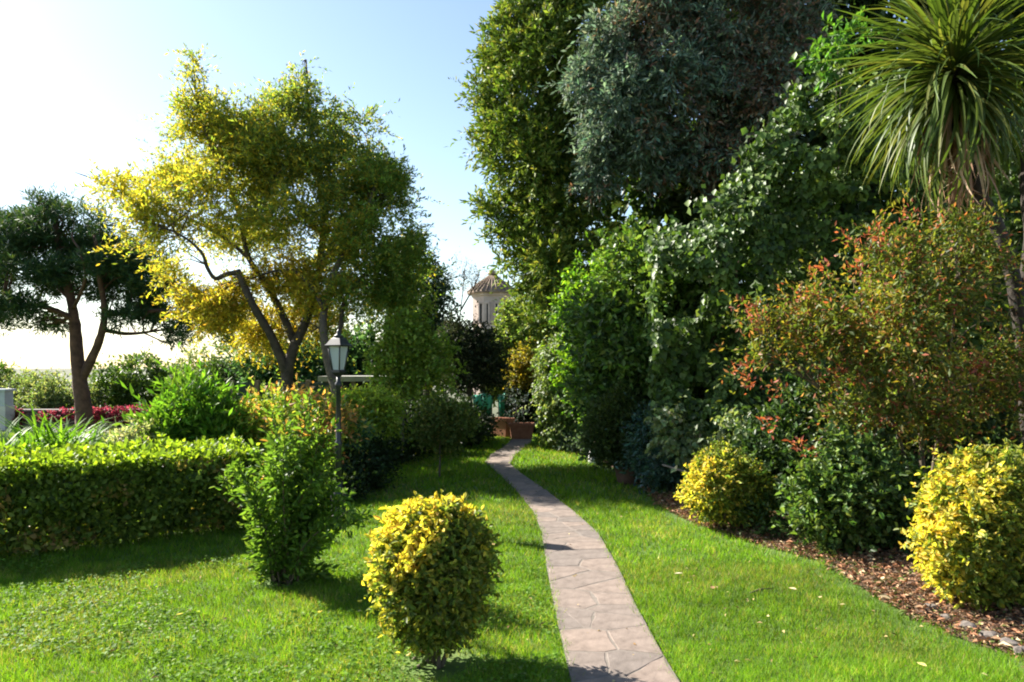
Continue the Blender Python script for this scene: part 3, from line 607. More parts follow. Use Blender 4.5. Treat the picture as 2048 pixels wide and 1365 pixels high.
Y = 18.5
tree('evergreen_oak', 'dark bluish evergreen oak with gappy crown between mimosa and tower', P(860, 0, Y), [([P(862, 890, Y), P(856, 780, Y), P(850, 690, Y), P(845, 600, Y), P(840, 530, Y)], .14, .03)],
     [blob(a, b, c, d, Y + e) for a, b, c, d, e in ((830, 540, 45, 60, 0), (860, 600, 45, 60, 0), (800, 620, 60, 60, .5), (850, 670, 60, 55, 0), (875, 545, 25, 35, 0), (760, 660, 50, 60, .6), (885, 640, 22, 30, 0))], 2600, 11, .3, .10, .045,
     [(4, (.02, .04, .022)), (2, (.035, .06, .035)), (1, (.07, .10, .075))], 61, M_GLOSS, lobe=(9, .4), lump=.35, gap=(1.8, .38), zmin=1.2)
Y = 17.0
tree('olive_tree', 'small dark rounded tree with thin trunk below the tower', P(941, 0, Y), [([P(941, 880, Y), P(940, 800, Y), P(938, 740, Y), P(942, 680, Y)], .07, .03)],
     [blob(a, b, c, d, Y + e) for a, b, c, d, e in ((930, 690, 42, 36, 0), (950, 715, 50, 45, 0), (915, 700, 40, 50, .3), (975, 735, 35, 35, 0), (925, 750, 40, 35, .3), (905, 665, 24, 20, .2))], 2600, 11, .26, .08, .035,
     [(4, (.02, .03, .014)), (2, (.035, .045, .02)), (1, (.08, .08, .04))], 62, M_MATT, lobe=(9, .4), lump=.3, zmin=1.0)
Y = 24.0
tree('bare_tree', 'wispy nearly leafless treetop beside the tower roof', P(915, 0, Y), [([P(915, 800, Y), P(918, 660, Y), P(925, 590, Y), P(930, 540, Y)], .03, .006), ([P(918, 640, Y), P(900, 580, Y), P(890, 550, Y)], .03, .008), ([P(922, 620, Y), P(950, 570, Y), P(960, 540, Y)], .03, .008)],
     [blob(a, b, c, d, Y) for a, b, c, d in ((925, 550, 30, 26), (900, 570, 22, 25), (950, 560, 20, 20))], 260, 6, .3, .06, .02, [(1, (.12, .11, .08)), (1, (.07, .07, .04))], 63, M_MATT, ntw=90, tr=.01, inner=.2, zmin=1)

# ================================================================== BEHIND THE CLIPPED HEDGE
FRESH = [(4, (0.07, 0.15, 0.014)), (3, (0.10, 0.19, 0.02)), (2, (0.045, 0.10, 0.014))]
def strap_plant(label, px, py, Yd, n, L, w, seed, pal, h0=0.0):
    base = P(px, 0, Yd); base[2] = 0; t = thing('strap_leaf_plant', label, 'plant', base, 'leafy plants behind the clipped hedge'); rng = np.random.default_rng(seed)
    V = []; T = []; Cc = []
    for i in range(n):
        a = rng.uniform(0, 2 * np.pi); e = rng.uniform(.7, 1.5); l = L * rng.uniform(.6, 1.1); o = base + np.append(rng.normal(size=2) * .26, h0 * rng.random()); d = np.array((math.cos(a), math.sin(a), 0)); s = np.array((-math.sin(a), math.cos(a), 0)); c = pick(rng, 1, pal)[0] * rng.uniform(.75, 1.25)
        b = len(V); m = 6; p = o.copy()
        for k in range(m + 1):
            q = k / m; ww = w * math.sin(math.pi * min(.97, q * .85 + .15)) / 2; V += [p - s * ww - base, p + s * ww - base]; Cc += [c, c]
            p = p + (d * math.cos(e) + np.array((0, 0, math.sin(e)))) * l / m; e -= .2
            if k: T += [(b + 2*k - 2, b + 2*k - 1, b + 2*k + 1), (b + 2*k - 2, b + 2*k + 1, b + 2*k)]
    NLEAF[0] += len(T) // 2
    o = link('leaf_tuft', raw_mesh('leaf_tuft', np.array(V), np.array(T), np.array(Cc), True), M_LEAF, t); o['kind'] = 'stuff'; return t
strap_plant('bright green strap leaved clump at the foot of the pine', 125, 0, 10.4, 480, 1.15, .036, 71, FRESH, .3)
strap_plant('small strap leaved clump beside the broad leafy shrub over the hedge', 235, 0, 10.2, 330, 1.0, .034, 72, [(2, (.10, .15, .03)), (1, (.16, .19, .05))], .15)
strap_plant('strap leaved clump at the outer end of the clipped hedge', 20, 0, 9.8, 360, 1.05, .036, 73, FRESH, .2)
bush('leafy_shrub', 'broad fresh green leafy shrub standing behind the clipped hedge', 'shrub', [blob(390, 840, 70, 55, 10.2), blob(350, 865, 55, 50, 10), blob(440, 860, 45, 60, 10.3), blob(390, 900, 90, 60, 10.2)], 1700, 8, .3, .13, .035, FRESH, 74, up=.7, lobe=(10, .36), lump=.3, spread=.65, hang=-.2)
bush('orange_tipped_shrub', 'shrub with orange young shoots between leafy shrub and lamp', 'shrub', [blob(530, 850, 65, 45, 10.5), blob(600, 840, 60, 50, 10.8), blob(560, 890, 100, 60, 10.5), blob(640, 870, 50, 60, 10.4)], 1900, 8, .28, .075, .035, [(3, (.15, .22, .03)), (2, (.20, .26, .045)), (1, (.28, .26, .06))], 75, up=.6, tip=(.6, .6, .35), tip_pal=[(2, (.46, .22, .08)), (1, (.42, .29, .10))], lobe=(10, .36), lump=.35, patch=[(2.5, .62, .1, [(1, (.3, .16, .06)), (1, (.18, .17, .04))])])
bush('grey_green_shrub', 'low greyish white flecked plant between strap clump and leafy shrub', 'plant', [blob(275, 885, 28, 22, 9.6), blob(270, 915, 40, 30, 9.6)], 420, 8, .2, .07, .025, [(2, (.2, .22, .12)), (1, (.1, .14, .05)), (1, (.32, .32, .25))], 76)
bush('round_green_shrub', 'lime green rounded shrub beside the lamp post in front of the shed', 'shrub', [blob(740, 818, 52, 26, 11.9), blob(705, 828, 40, 30, 11.9), blob(740, 840, 55, 26, 11.9)], 1500, 9, .2, .06, .035, [(3, (.19, .26, .035)), (2, (.25, .31, .05)), (1, (.11, .17, .025))], 77, lump=.3)
bush('blue_green_shrub', 'small bluish green shrub close behind the lamp post', 'shrub', [blob(690, 880, 38, 32, 10.8), blob(660, 870, 40, 32, 10.9), blob(690, 925, 45, 45, 10.8)], 1100, 9, .2, .06, .03, [(3, (.06, .13, .075)), (2, (.10, .18, .07)), (1, (.14, .2, .045))], 78, lump=.3)
DKG_SHADE = [(4, (0.012, 0.025, 0.007)), (3, (0.02, 0.038, 0.01)), (1, (0.035, 0.055, 0.016))]  # darkened copy of DKG, shade put into the leaf colours
bush('shade_hedge', 'dark shaded evergreen hedge running from the lamp towards the planters', 'hedge', [blob(745, 880, 60, 60, 13.6), blob(800, 880, 60, 60, 14.2), blob(860, 870, 60, 60, 15), blob(915, 865, 50, 50, 16), blob(950, 862, 40, 38, 17), blob(750, 930, 55, 40, 13), blob(900, 840, 60, 35, 16.4)], 3800, 9, .25, .085, .04, DKG_SHADE, 79, M_GLOSS, lobe=(10, .36), lump=.22)
bush('trailing_shrub', 'dark low shrub at the foot of the lamp beside the lawn', 'shrub', [blob(720, 950, 42, 45, 10.4), blob(745, 925, 38, 40, 11), blob(680, 985, 40, 38, 9.6)], 1300, 8, .22, .06, .03, DKG_SHADE, 80, lobe=(10, .36), lump=.3)

# lamp
def make_lamp():
    Y = 8.4; x = P(677, 0, Y)[0]; c = np.array((x, Y, 0.0)); k = Y / F
    t = thing('garden_lamp', 'black garden lamp post with white four sided lantern at the hedge end', 'lamp', c)
    zg0 = P(0, 740, Y)[2]; zg1 = P(0, 693, Y)[2]; zt = P(0, 660, Y)[2]
    mb = MB(); mb.lathe(c, [(.11, -.02), (.11, .04), (.085, .06), (.075, .22), (.09, .25), (.085, .28), (.05, .33), (.04, .42)], 16); mb.build('base', M_IRON, t)
    mb = MB(); mb.lathe(c, [(.037, .40), (.033, .8), (.042, .82), (.042, .86), (.031, .88), (.025, zg0 - .2), (.04, zg0 - .19), (.04, zg0 - .15), (.024, zg0 - .13), (.022, zg0 - .06)], 14); mb.build('post', M_IRON, t)
    ln = MB(); ln.lathe(c, [(.022, zg0 - .08), (.07, zg0 - .035), (.085, zg0 - .03), (.085, zg0 - .005), (.06, zg0 - .001)], 4, False, R(20)); lt = ln.build('lantern', M_IRON, t)
    rb, rt = .068, .112; rz = R(20)
    for i in range(4):
        a0, a1 = rz + i * math.pi / 2, rz + (i + 1) * math.pi / 2
        B0 = c + np.array((rb * math.cos(a0), rb * math.sin(a0), zg0)); B1 = c + np.array((rb * math.cos(a1), rb * math.sin(a1), zg0)); T0 = c + np.array((rt * math.cos(a0), rt * math.sin(a0), zg1)); T1 = c + np.array((rt * math.cos(a1), rt * math.sin(a1), zg1))
        inn = lambda p: p + (np.array((c[0], c[1], p[2])) - p) * .06
        inn2 = lambda p: p + (np.array((c[0], c[1], p[2])) - p) * .10
        q = [inn(B0), inn(B1), inn(T1), inn(T0)]; q2 = [inn2(B0), inn2(B1), inn2(T1), inn2(T0)]
        pm = MB(); pm.add(q + q2, [(0, 1, 2, 3), (7, 6, 5, 4), (0, 4, 5, 1), (1, 5, 6, 2), (2, 6, 7, 3), (3, 7, 4, 0)]); pm.build('pane', M_GLASS, lt)
        bm_ = MB(); bm_.tube([B0, T0], [.009, .009], 6); bm_.build('glazing_bar', M_IRON, lt)
    mb = MB(); mb.lathe(c, [(rt + .04, zg1 - .002), (rt + .045, zg1 + .012), (rt + .02, zg1 + .025), (.09, zg1 + .08), (.055, zg1 + .105)], 4, False, rz); mb.build('lantern_roof', M_IRON, lt)
    mb = MB(); mb.lathe(c, [(.05, zg1 + .10), (.055, zg1 + .12), (.03, zg1 + .13), (.026, zg1 + .14), (.02, zt - .02), (.006, zt + .01)], 10); mb.build('finial', M_IRON, lt)
    mb = MB(); mb.lathe(c, [(.012, zg0), (.035, zg0 + .04), (.045, zg0 + .12), (.02, zg0 + .17)], 12); mb.build('bulb', M_WHITE, lt)
make_lamp()

# clipped hedge
def make_hedge():
    A = np.array((-5.6, 5.72)); Bp = np.array((-2.62, 7.75)); d = nrm(Bp - A); nrm_out = np.array((d[1], -d[0])); H = .83; Wd = 1.15; L = np.linalg.norm(Bp - A)
    t = thing('clipped_hedge', 'long boxy clipped hedge with sunlit yellow green top', 'hedge', (*((A + Bp) / 2), 0)); rng = np.random.default_rng(15)
    for i in range(14):
        q = A + d * L * (i + .5) / 14 - nrm_out * (Wd / 2 + rng.normal() * .1); limbs('stem', t, [((np.array((*q, -.02)), np.array((*q, .3)) + rng.normal(size=3) * .05, np.array((*q, .7)) + rng.normal(size=3) * .1), .018, .006)], M_TWIG, 6)
    pos = []; nor = []
    def face(n, f):
        u, v, dep = rng.random(n), rng.random(n), rng.random(n) ** 1.3 * .34; p, m = f(u, v, dep); pos.append(p); nor.append(m)
    def xy(s, w): return A + d * s[:, None] - nrm_out * w[:, None]
    def front(u, v, dp):
        z = .05 + v * (H - .05); w = dp + .09 * (1 - z / H) ** 2 * 1.2 + (.22 * (noise(np.stack([u * L * 3, z * 3.5, u * 0], 1)) - .5) + .14 * (noise(np.stack([u * L * 8, z * 8, u * 0 + 3], 1)) - .5)); q = xy(u * L, w); return np.column_stack([q, z]), np.tile(np.array((*nrm_out, .15)), (len(u), 1))
    def top(u, v, dp):
        w = v * Wd; z = H - dp * .7 + .12 * (noise(np.stack([u * L * 2.5, w * 3, u * 0 + 7], 1)) - .5) + .09 * (rng.random(len(u)) ** 5); q = xy(u * L, w); return np.column_stack([q, z]), np.tile(np.array((0, 0, 1.)), (len(u), 1))
    def back(u, v, dp):
        z = .05 + v * (H - .05); q = xy(u * L, Wd - dp); return np.column_stack([q, z]), np.tile(np.array((*(-nrm_out), .15)), (len(u), 1))
    def end(u, v, dp):
        z = .05 + v * (H - .05); q = xy(L - dp, u * Wd); return np.column_stack([q, z]), np.tile(np.array((*d, .15)), (len(u), 1))
    face(16500, front); face(13500, top); face(5000, back); face(4500, end); p = np.vstack(pos); m = np.vstack(nor); n = len(p)
    D = nrm(m * .5 + rng.normal(size=(n, 3)) * .7 + np.array((0, 0, .3))); N = nrm(m * .8 + rng.normal(size=(n, 3)) * .6 + np.array((0, 0, .3)))
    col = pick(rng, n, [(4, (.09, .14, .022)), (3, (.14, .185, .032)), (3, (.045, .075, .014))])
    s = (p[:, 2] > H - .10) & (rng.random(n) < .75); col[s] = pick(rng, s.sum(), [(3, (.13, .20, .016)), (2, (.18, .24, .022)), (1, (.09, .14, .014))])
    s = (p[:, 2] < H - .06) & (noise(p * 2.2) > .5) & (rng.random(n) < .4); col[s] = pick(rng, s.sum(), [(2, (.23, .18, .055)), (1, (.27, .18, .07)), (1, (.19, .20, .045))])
    col *= (1 + .25 * rng.normal(size=(n, 1))).clip(.4, 1.7); sz = rng.uniform(.6, 1.3, n)
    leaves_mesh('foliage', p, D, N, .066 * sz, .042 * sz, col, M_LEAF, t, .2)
make_hedge()

# slender shrub on the lawn in front of the hedge
def make_lawn_shrub():
    Y = 5.9; b = G(572, 1166); t = thing('slender_shrub', 'loose upright green shrub standing alone in the lawn by the hedge end', 'shrub', b)
    rng = np.random.default_rng(19); P_, D_, N_, C_ = [], [], [], []
    tops = [(545, 830), (600, 800), (570, 850), (640, 860), (510, 900), (655, 900), (480, 950), (690, 985), (620, 790), (540, 940), (600, 900), (660, 940), (500, 1000), (640, 1020), (570, 800), (590, 1000), (700, 1020), (520, 1060), (650, 1080), (610, 850), (550, 880), (580, 930), (475, 925), (625, 960)]
    for i, (px, py) in enumerate(tops * 2):
        if i >= len(tops): px, py = px + rng.normal() * 26, py + abs(rng.normal()) * 55
        e = P(px, py, Y + rng.normal() * .2); s0 = b + np.append(rng.normal(size=2) * .06, -.02); m = (s0 * .5 + e * .5) + np.array(((s0[0] - e[0]) * .18, rng.normal() * .05, .05))
        limbs('stem', t, [((s0, m, e), .009, .0025)], M_TWIG, 5, i); sp = spline((s0, m, e), 24)
        for sgn in range(3):
            q = sp[8:]; q = q[:, None].repeat(2, 1).reshape(-1, 3); n = len(q); d = nrm(np.gradient(sp, axis=0))[8:].repeat(2, 0)
            off = nrm(rng.normal(size=(n, 3))); P_.append(q + off * rng.uniform(0, .09, (n, 1)) * (sgn > 0)); D_.append(nrm(d * .5 + off * .9)); N_.append(nrm(rng.normal(size=(n, 3)) + np.array((0, 0, .8))))
            C_.append(pick(rng, n, [(4, (.06, .115, .018)), (3, (.085, .15, .022)), (1, (.12, .18, .03))]))
    P_, D_, N_, C_ = map(np.vstack, (P_, D_, N_, C_)); n = len(P_)
    y = (P_[:, 2] > 1.15) & (rng.random(n) < .25); C_[y] = pick(rng, y.sum(), [(1, (.2, .2, .035)), (1, (.3, .16, .05))])
    sz = rng.uniform(.6, 1.35, n); leaves_mesh('foliage', P_, D_, N_, .055 * sz, .024 * sz, C_ * (1 + .2 * rng.normal(size=(n, 1))).clip(.5, 1.6), M_LEAF, t, .2, fine=True)
make_lawn_shrub()

# golden bushes
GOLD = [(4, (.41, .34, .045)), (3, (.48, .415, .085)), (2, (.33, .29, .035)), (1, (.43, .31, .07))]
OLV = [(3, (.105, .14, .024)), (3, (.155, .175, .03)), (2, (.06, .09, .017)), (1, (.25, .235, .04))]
def gold_bush(name, label, base, blobs, sprigs, per, ll, seed, bias, stem_top, nst=6, thr=.5):
    base = np.array(base); t = thing(name, label, 'shrub', base, 'golden leaved bushes'); zc = np.array([b[0] for b in blobs]); lo = min(b[0][2] - b[1][2] for b in blobs); hi = max(b[0][2] + b[1][2] for b in blobs)
    stems(t, base, stem_top, nst, .014, .07, .09, M_TWIG, seed); bias = np.array(bias, float)
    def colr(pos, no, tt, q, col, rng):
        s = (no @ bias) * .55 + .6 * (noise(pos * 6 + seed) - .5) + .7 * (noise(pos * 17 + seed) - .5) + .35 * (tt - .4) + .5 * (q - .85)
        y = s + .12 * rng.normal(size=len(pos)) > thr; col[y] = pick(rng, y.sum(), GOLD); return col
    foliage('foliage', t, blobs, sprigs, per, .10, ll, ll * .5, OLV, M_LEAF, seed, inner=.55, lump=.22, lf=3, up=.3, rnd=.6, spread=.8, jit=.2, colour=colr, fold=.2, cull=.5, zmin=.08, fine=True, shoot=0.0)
b0 = G(868, 1332); Yb = b0[1]
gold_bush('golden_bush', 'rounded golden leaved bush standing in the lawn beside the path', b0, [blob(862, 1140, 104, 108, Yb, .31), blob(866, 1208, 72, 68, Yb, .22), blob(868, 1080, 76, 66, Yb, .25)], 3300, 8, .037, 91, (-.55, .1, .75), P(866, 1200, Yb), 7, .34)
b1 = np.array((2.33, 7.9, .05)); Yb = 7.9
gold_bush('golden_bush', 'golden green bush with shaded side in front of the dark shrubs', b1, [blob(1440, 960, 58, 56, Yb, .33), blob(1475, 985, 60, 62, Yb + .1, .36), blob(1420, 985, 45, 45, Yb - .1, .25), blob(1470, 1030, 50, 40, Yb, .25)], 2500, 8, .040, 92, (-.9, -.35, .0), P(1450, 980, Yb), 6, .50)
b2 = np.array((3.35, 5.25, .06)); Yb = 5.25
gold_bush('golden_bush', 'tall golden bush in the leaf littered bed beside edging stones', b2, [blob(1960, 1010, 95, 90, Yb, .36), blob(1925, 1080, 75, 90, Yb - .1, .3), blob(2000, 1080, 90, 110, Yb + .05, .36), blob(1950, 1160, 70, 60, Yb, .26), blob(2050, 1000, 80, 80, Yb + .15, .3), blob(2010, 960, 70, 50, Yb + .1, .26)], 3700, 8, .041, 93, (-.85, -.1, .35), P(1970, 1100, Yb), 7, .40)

# young trees beyond the lamp
Y = 13.2
tree('young_tree', 'young tree with layered light green crown on the lawn by the path', P(806, 0, Y), [([P(806, 930, Y), P(805, 870, Y), P(808, 800, Y), P(812, 730, Y), P(815, 670, Y)], .035, .012)],
     [blob(a, b, c, d, Y + e) for a, b, c, d, e in ((800, 700, 60, 30, 0), (840, 690, 55, 26, .2), (770, 740, 40, 28, -.1), (850, 745, 55, 30, 0), (800, 770, 55, 24, 0), (810, 655, 40, 30, .1), (870, 710, 35, 22, 0), (790, 660, 30, 26, 0), (805, 868, 16, 10, 0))], 1050, 9, .24, .085, .045,
     [(4, (.10, .155, .025)), (3, (.15, .21, .03)), (1, (.22, .27, .05))], 64, bark=M_PALE, ntw=40, tr=.008, lobe=(9, .4), lump=.35, up=.1, zmin=.3, tip=(.5, .8, .3), tip_pal=[(1, (.16, .22, .03))])
Y = 11.6
tree('standard_bush', 'small dark bush on a thin single stem beside the path', P(879, 0, Y), [([P(879, 958, Y), P(880, 920, Y), P(880, 880, Y), P(884, 840, Y)], .016, .008)],
     [blob(a, b, c, d, Y) for a, b, c, d in ((882, 870, 38, 42), (890, 835, 42, 32), (868, 850, 32, 34), (915, 850, 28, 34))], 1300, 9, .16, .055, .028, [(4, (.06, .09, .02)), (2, (.10, .13, .03)), (1, (.15, .15, .04))], 65, bark=M_PALE2, ntw=20, tr=.006, lobe=(9, .4), lump=.3, cat='bush', zmin=.2)
mbp = MB(); xp = P(792, 0, 13.4); mbp.lathe((xp[0], 13.4, 0), [(.03, -.02), (.03, 1.1), (.028, 1.16), (.04, 1.17), (.045, 1.22), (.02, 1.27)], 10)
tag(mbp.build('thin_post', M_IRON), 'thin dark metal post standing behind the young tree trunk', 'post')

# end of the path: planters, green sheets, arch
def planter(label, c, L, W, H, rz):
    t = thing('planter', label, 'planter', c, 'terracotta planters at the end of the path'); mb = MB(); th = .035
    mb.box((c[0], c[1], H / 2 - .03), (L, W, H - .06), rz, .86); mb.build('body', M_TERRA, t)
    ca, sa = math.cos(rz), math.sin(rz); rim = MB()
    for s in (-1, 1):
        rim.box((c[0] - sa * s * (W / 2), c[1] + ca * s * (W / 2), H - .03), (L + .08, .05, .075), rz); rim.box((c[0] + ca * s * (L / 2), c[1] + sa * s * (L / 2), H - .03), (.05, W - .05, .074), rz)
    rim.build('rim', M_TERRA, t); mb = MB(); mb.box((c[0], c[1], H - .055), (L - .06, W - .06, .04), rz); mb.build('soil', M_SOIL, t); return t
planter('long terracotta planter closing the end of the path', np.array((P(1043, 0, 17.9)[0], 17.9, 0)), .56, .30, .36, R(4))
planter('turned terracotta planter behind the dark hedge end', np.array((P(1003, 0, 18.3)[0], 18.3, 0)), .5, .28, .46, R(-38))
for (lab, px, w, h, Yd, sd) in (('wide green plastic sheet draped beside the small dark tree', 966, .55, .62, 19.6, 1), ('narrow green plastic sheet draped above the turned planter', 1008, .34, .66, 19.8, 2)):
    rng = np.random.default_rng(sd); n = 14; m = 12; zt = P(0, 786, Yd)[2]; c = np.array((P(px, 0, Yd)[0], Yd, 0)); t = thing('green_sheet', lab, 'sheet', c, 'green sheets hung at the end of the path'); V = []; Fc = []
    for i in range(n + 1):
        for j in range(m + 1):
            u = i / n - .5; v = j / m; x = u * w * (1 - .25 * v); V.append((x, -.06 * math.sin(u * 19 + v * 2) * (.3 + v) - .12 * math.sin(math.pi * v), zt - h * v - .16 * abs(u) * (1 - v) + .02 * math.sin(9 * u)))
    for i in range(n):
        for j in range(m): a = i * (m + 1) + j; Fc.append((a, a + 1, a + m + 2, a + m + 1))
    me = bpy.data.meshes.new('cloth'); me.from_pydata(V, [], Fc); me.polygons.foreach_set('use_smooth', [True] * len(Fc)); me.update(); o = link('cloth', me, M_TARP, t)
    so = o.modifiers.new('thick', 'SOLIDIFY'); so.thickness = .006
    mb = MB()
    for s in (-1, 1): mb.tube([c + np.array((s * w * .42, .03, 0)), c + np.array((s * w * .42, .03, zt - .08))], [.012, .012], 6)
    mb.tube([c + np.array((-w * .42, .03, zt - .09)), c + np.array((0, .03, zt - .03)), c + np.array((w * .42, .03, zt - .09))], [.012] * 3, 6); mb.build('support', M_IRON, t)
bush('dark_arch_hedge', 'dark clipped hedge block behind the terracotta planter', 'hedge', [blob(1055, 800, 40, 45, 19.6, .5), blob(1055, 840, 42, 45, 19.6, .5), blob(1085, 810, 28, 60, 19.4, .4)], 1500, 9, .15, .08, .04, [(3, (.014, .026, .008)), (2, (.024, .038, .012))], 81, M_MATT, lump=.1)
bush('yellow_shrub', 'mustard yellow shrub crowning the dark hedge block', 'shrub', [blob(1058, 735, 38, 30, 19.5), blob(1050, 748, 34, 16, 19.3), blob(1066, 710, 22, 22, 19.6)], 1200, 9, .18, .07, .035, [(3, (.19, .16, .022)), (2, (.24, .18, .026)), (2, (.13, .14, .022))], 82, lump=.3)
bush('silvery_plant', 'silvery leaved potted plant in the dark behind the planter', 'plant', [blob(1036, 805, 16, 24, 18.6), blob(1030, 830, 12, 22, 18.6)], 40, 6, .14, .07, .02, [(1, (.13, .155, .16)), (1, (.06, .09, .08))], 83, M_MATT)
bush('ivy_mound', 'tall pale green ivy mound between tower and yellow shrub', 'ivy', [blob(1045, 660, 55, 45, 21), blob(1005, 705, 40, 45, 20.8), blob(1060, 690, 60, 60, 21.2), blob(990, 740, 30, 50, 20.5), blob(1090, 620, 50, 50, 21.5), blob(1040, 760, 70, 60, 21.5)], 3300, 9, .25, .11, .075, [(3, (.10, .15, .035)), (3, (.14, .18, .055)), (2, (.06, .10, .02))], 84, lobe=(10, .36), lump=.3, hang=.5)

# ================================================================== THE TALL PLANTING BESIDE THE PATH
Y = 17.0
tree('conifer_tree', 'towering yellow green conifer whose lumpy edge meets the sky', P(1130, 0, Y), [([P(1130, 880, Y), P(1130, 600, Y), P(1130, 300, Y), P(1125, -60, Y), P(1120, -260, Y)], .3, .06)],
     [blob(a, b, c, d, Y + e) for a, b, c, d, e in ((1085, -60, 70, 90, 0), (1060, 40, 55, 70, 0), (1020, 120, 55, 60, 0), (1080, 120, 70, 90, -.4), (990, 205, 45, 50, 0), (1050, 230, 70, 80, -.5), (1000, 270, 40, 55, 0), (1030, 340, 55, 60, -.2), (1090, 340, 70, 80, -.6), (1015, 415, 45, 40, 0), (972, 412, 26, 12, 0), (1000, 470, 26, 12, .1), (960, 190, 22, 14, 0), (1020, 525, 30, 14, 0), (975, 300, 24, 14, .1), (1010, 60, 30, 18, 0), (1070, 430, 60, 60, -.4), (1045, 490, 35, 40, .2), (1110, 520, 70, 70, -.6), (1075, 560, 45, 50, 0), (1150, 420, 80, 90, -.3), (1170, 250, 90, 120, .2), (1170, 60, 90, 120, .2), (1120, 640, 70, 70, -.2), (1100, -170, 60, 80, 0), (1200, -100, 90, 120, .4))], 10500, 11, .32, .13, .047,
     [(4, (.08, .125, .02)), (3, (.12, .17, .028)), (2, (.045, .08, .016))], 101, M_NEEDLE, ntw=60, lobe=(11, .34), lump=.45, lf=3.2, up=.25, rnd=.45, spread=.55, tip=(.45, .75, .55), tip_pal=[(2, (.18, .215, .042)), (1, (.23, .245, .06))], patch=[(.8, .62, .1, [(1, (.035, .075, .016)), (1, (.055, .10, .018))])], zmin=.8, droop=.2)
Y = 14.6
def cedar_col(pos, no, tt, q, col, rng):
    x1, x2 = P(1250, 0, 14.3)[0], P(1480, 0, 14.3)[0]; f = np.clip((pos[:, 0] - x1) / (x2 - x1), 0, 1.2); b = rng.random(len(pos)) < np.clip(.10 + .45 * f + 1.0 * (noise(pos * 1.6 + 9) - .52), .02, .85); col[b] = pick(rng, b.sum(), [(3, (.13, .085, .055)), (2, (.18, .13, .085)), (1, (.22, .12, .07)), (3, (.09, .10, .065))]); return col
tree('cedar_tree', 'blue green cedar with brown tinged hanging sprays at the top', P(1420, 0, Y + .4), [([P(1420, 900, Y + .4), P(1420, 500, Y + .4), P(1410, 150, Y + .4), P(1400, -200, Y + .4)], .22, .05), ([P(1420, 300, Y + .3), P(1320, 280, Y), P(1220, 250, Y - .2)], .06, .02), ([P(1420, 200, Y + .3), P(1300, 120, Y), P(1200, 130, Y - .2)], .06, .02)],
     [blob(a, b, c, d, Y + e) for a, b, c, d, e in ((1200, 130, 55, 70, 0), (1180, 200, 45, 60, 0), (1260, 90, 70, 80, -.2), (1270, 200, 80, 80, -.3), (1240, 280, 60, 50, 0), (1190, 330, 50, 50, .2), (1350, 50, 90, 90, 0), (1360, 180, 90, 90, -.4), (1330, 290, 80, 55, -.2), (1460, 70, 90, 100, 0), (1460, 200, 90, 90, -.2), (1420, 310, 70, 45, 0), (1550, 60, 80, 90, .1), (1540, 190, 70, 90, 0), (1500, 290, 60, 50, .2), (1330, -60, 120, 80, 0), (1480, -60, 120, 80, 0))], 11500, 12, .30, .12, .04,
     [(3, (.085, .125, .09)), (3, (.12, .17, .12)), (2, (.05, .085, .06)), (1, (.17, .22, .155))], 102, M_MATT, ntw=120, tr=.014, lobe=(11, .34), lump=.4, lf=3.5, up=.0, rnd=.9, spread=.7, droop=.35, hang=.25, colour=cedar_col, zmin=2.5, gap=(2.2, .36), inner=.45)
# dark trees closing the view behind the bank
Y = 18.0
tree('evergreen_tree', 'tall very dark evergreen behind the cedar and the ivy', P(1750, 0, Y), [([P(1750, 880, Y), P(1740, 400, Y), P(1730, 0, Y), P(1720, -250, Y)], .3, .06)],
     [blob(a, b, c, d, Y + e) for a, b, c, d, e in ((1600, 100, 150, 160, 0), (1800, 80, 160, 160, 0), (2000, 100, 160, 170, 0), (1650, 330, 160, 160, .2), (1850, 330, 170, 170, .2), (2050, 350, 150, 170, .2), (1450, 350, 140, 150, .6), (1300, 380, 130, 150, .8), (1500, 560, 160, 150, 1), (1750, 560, 180, 170, .6), (1980, 600, 160, 170, .6), (1250, 560, 130, 150, 1), (1400, 750, 160, 150, 1), (1650, 780, 170, 150, .8), (1900, 800, 170, 150, .6), (2180, 300, 140, 200, 0), (2180, 650, 140, 200, 0), (1900, -120, 260, 120, 0), (1550, -100, 200, 120, .4))], 8200, 9, .4, .30, .165, DKG, 103, M_GLOSS, lobe=(11, .34), lump=.3, ntw=60, zmin=.1)
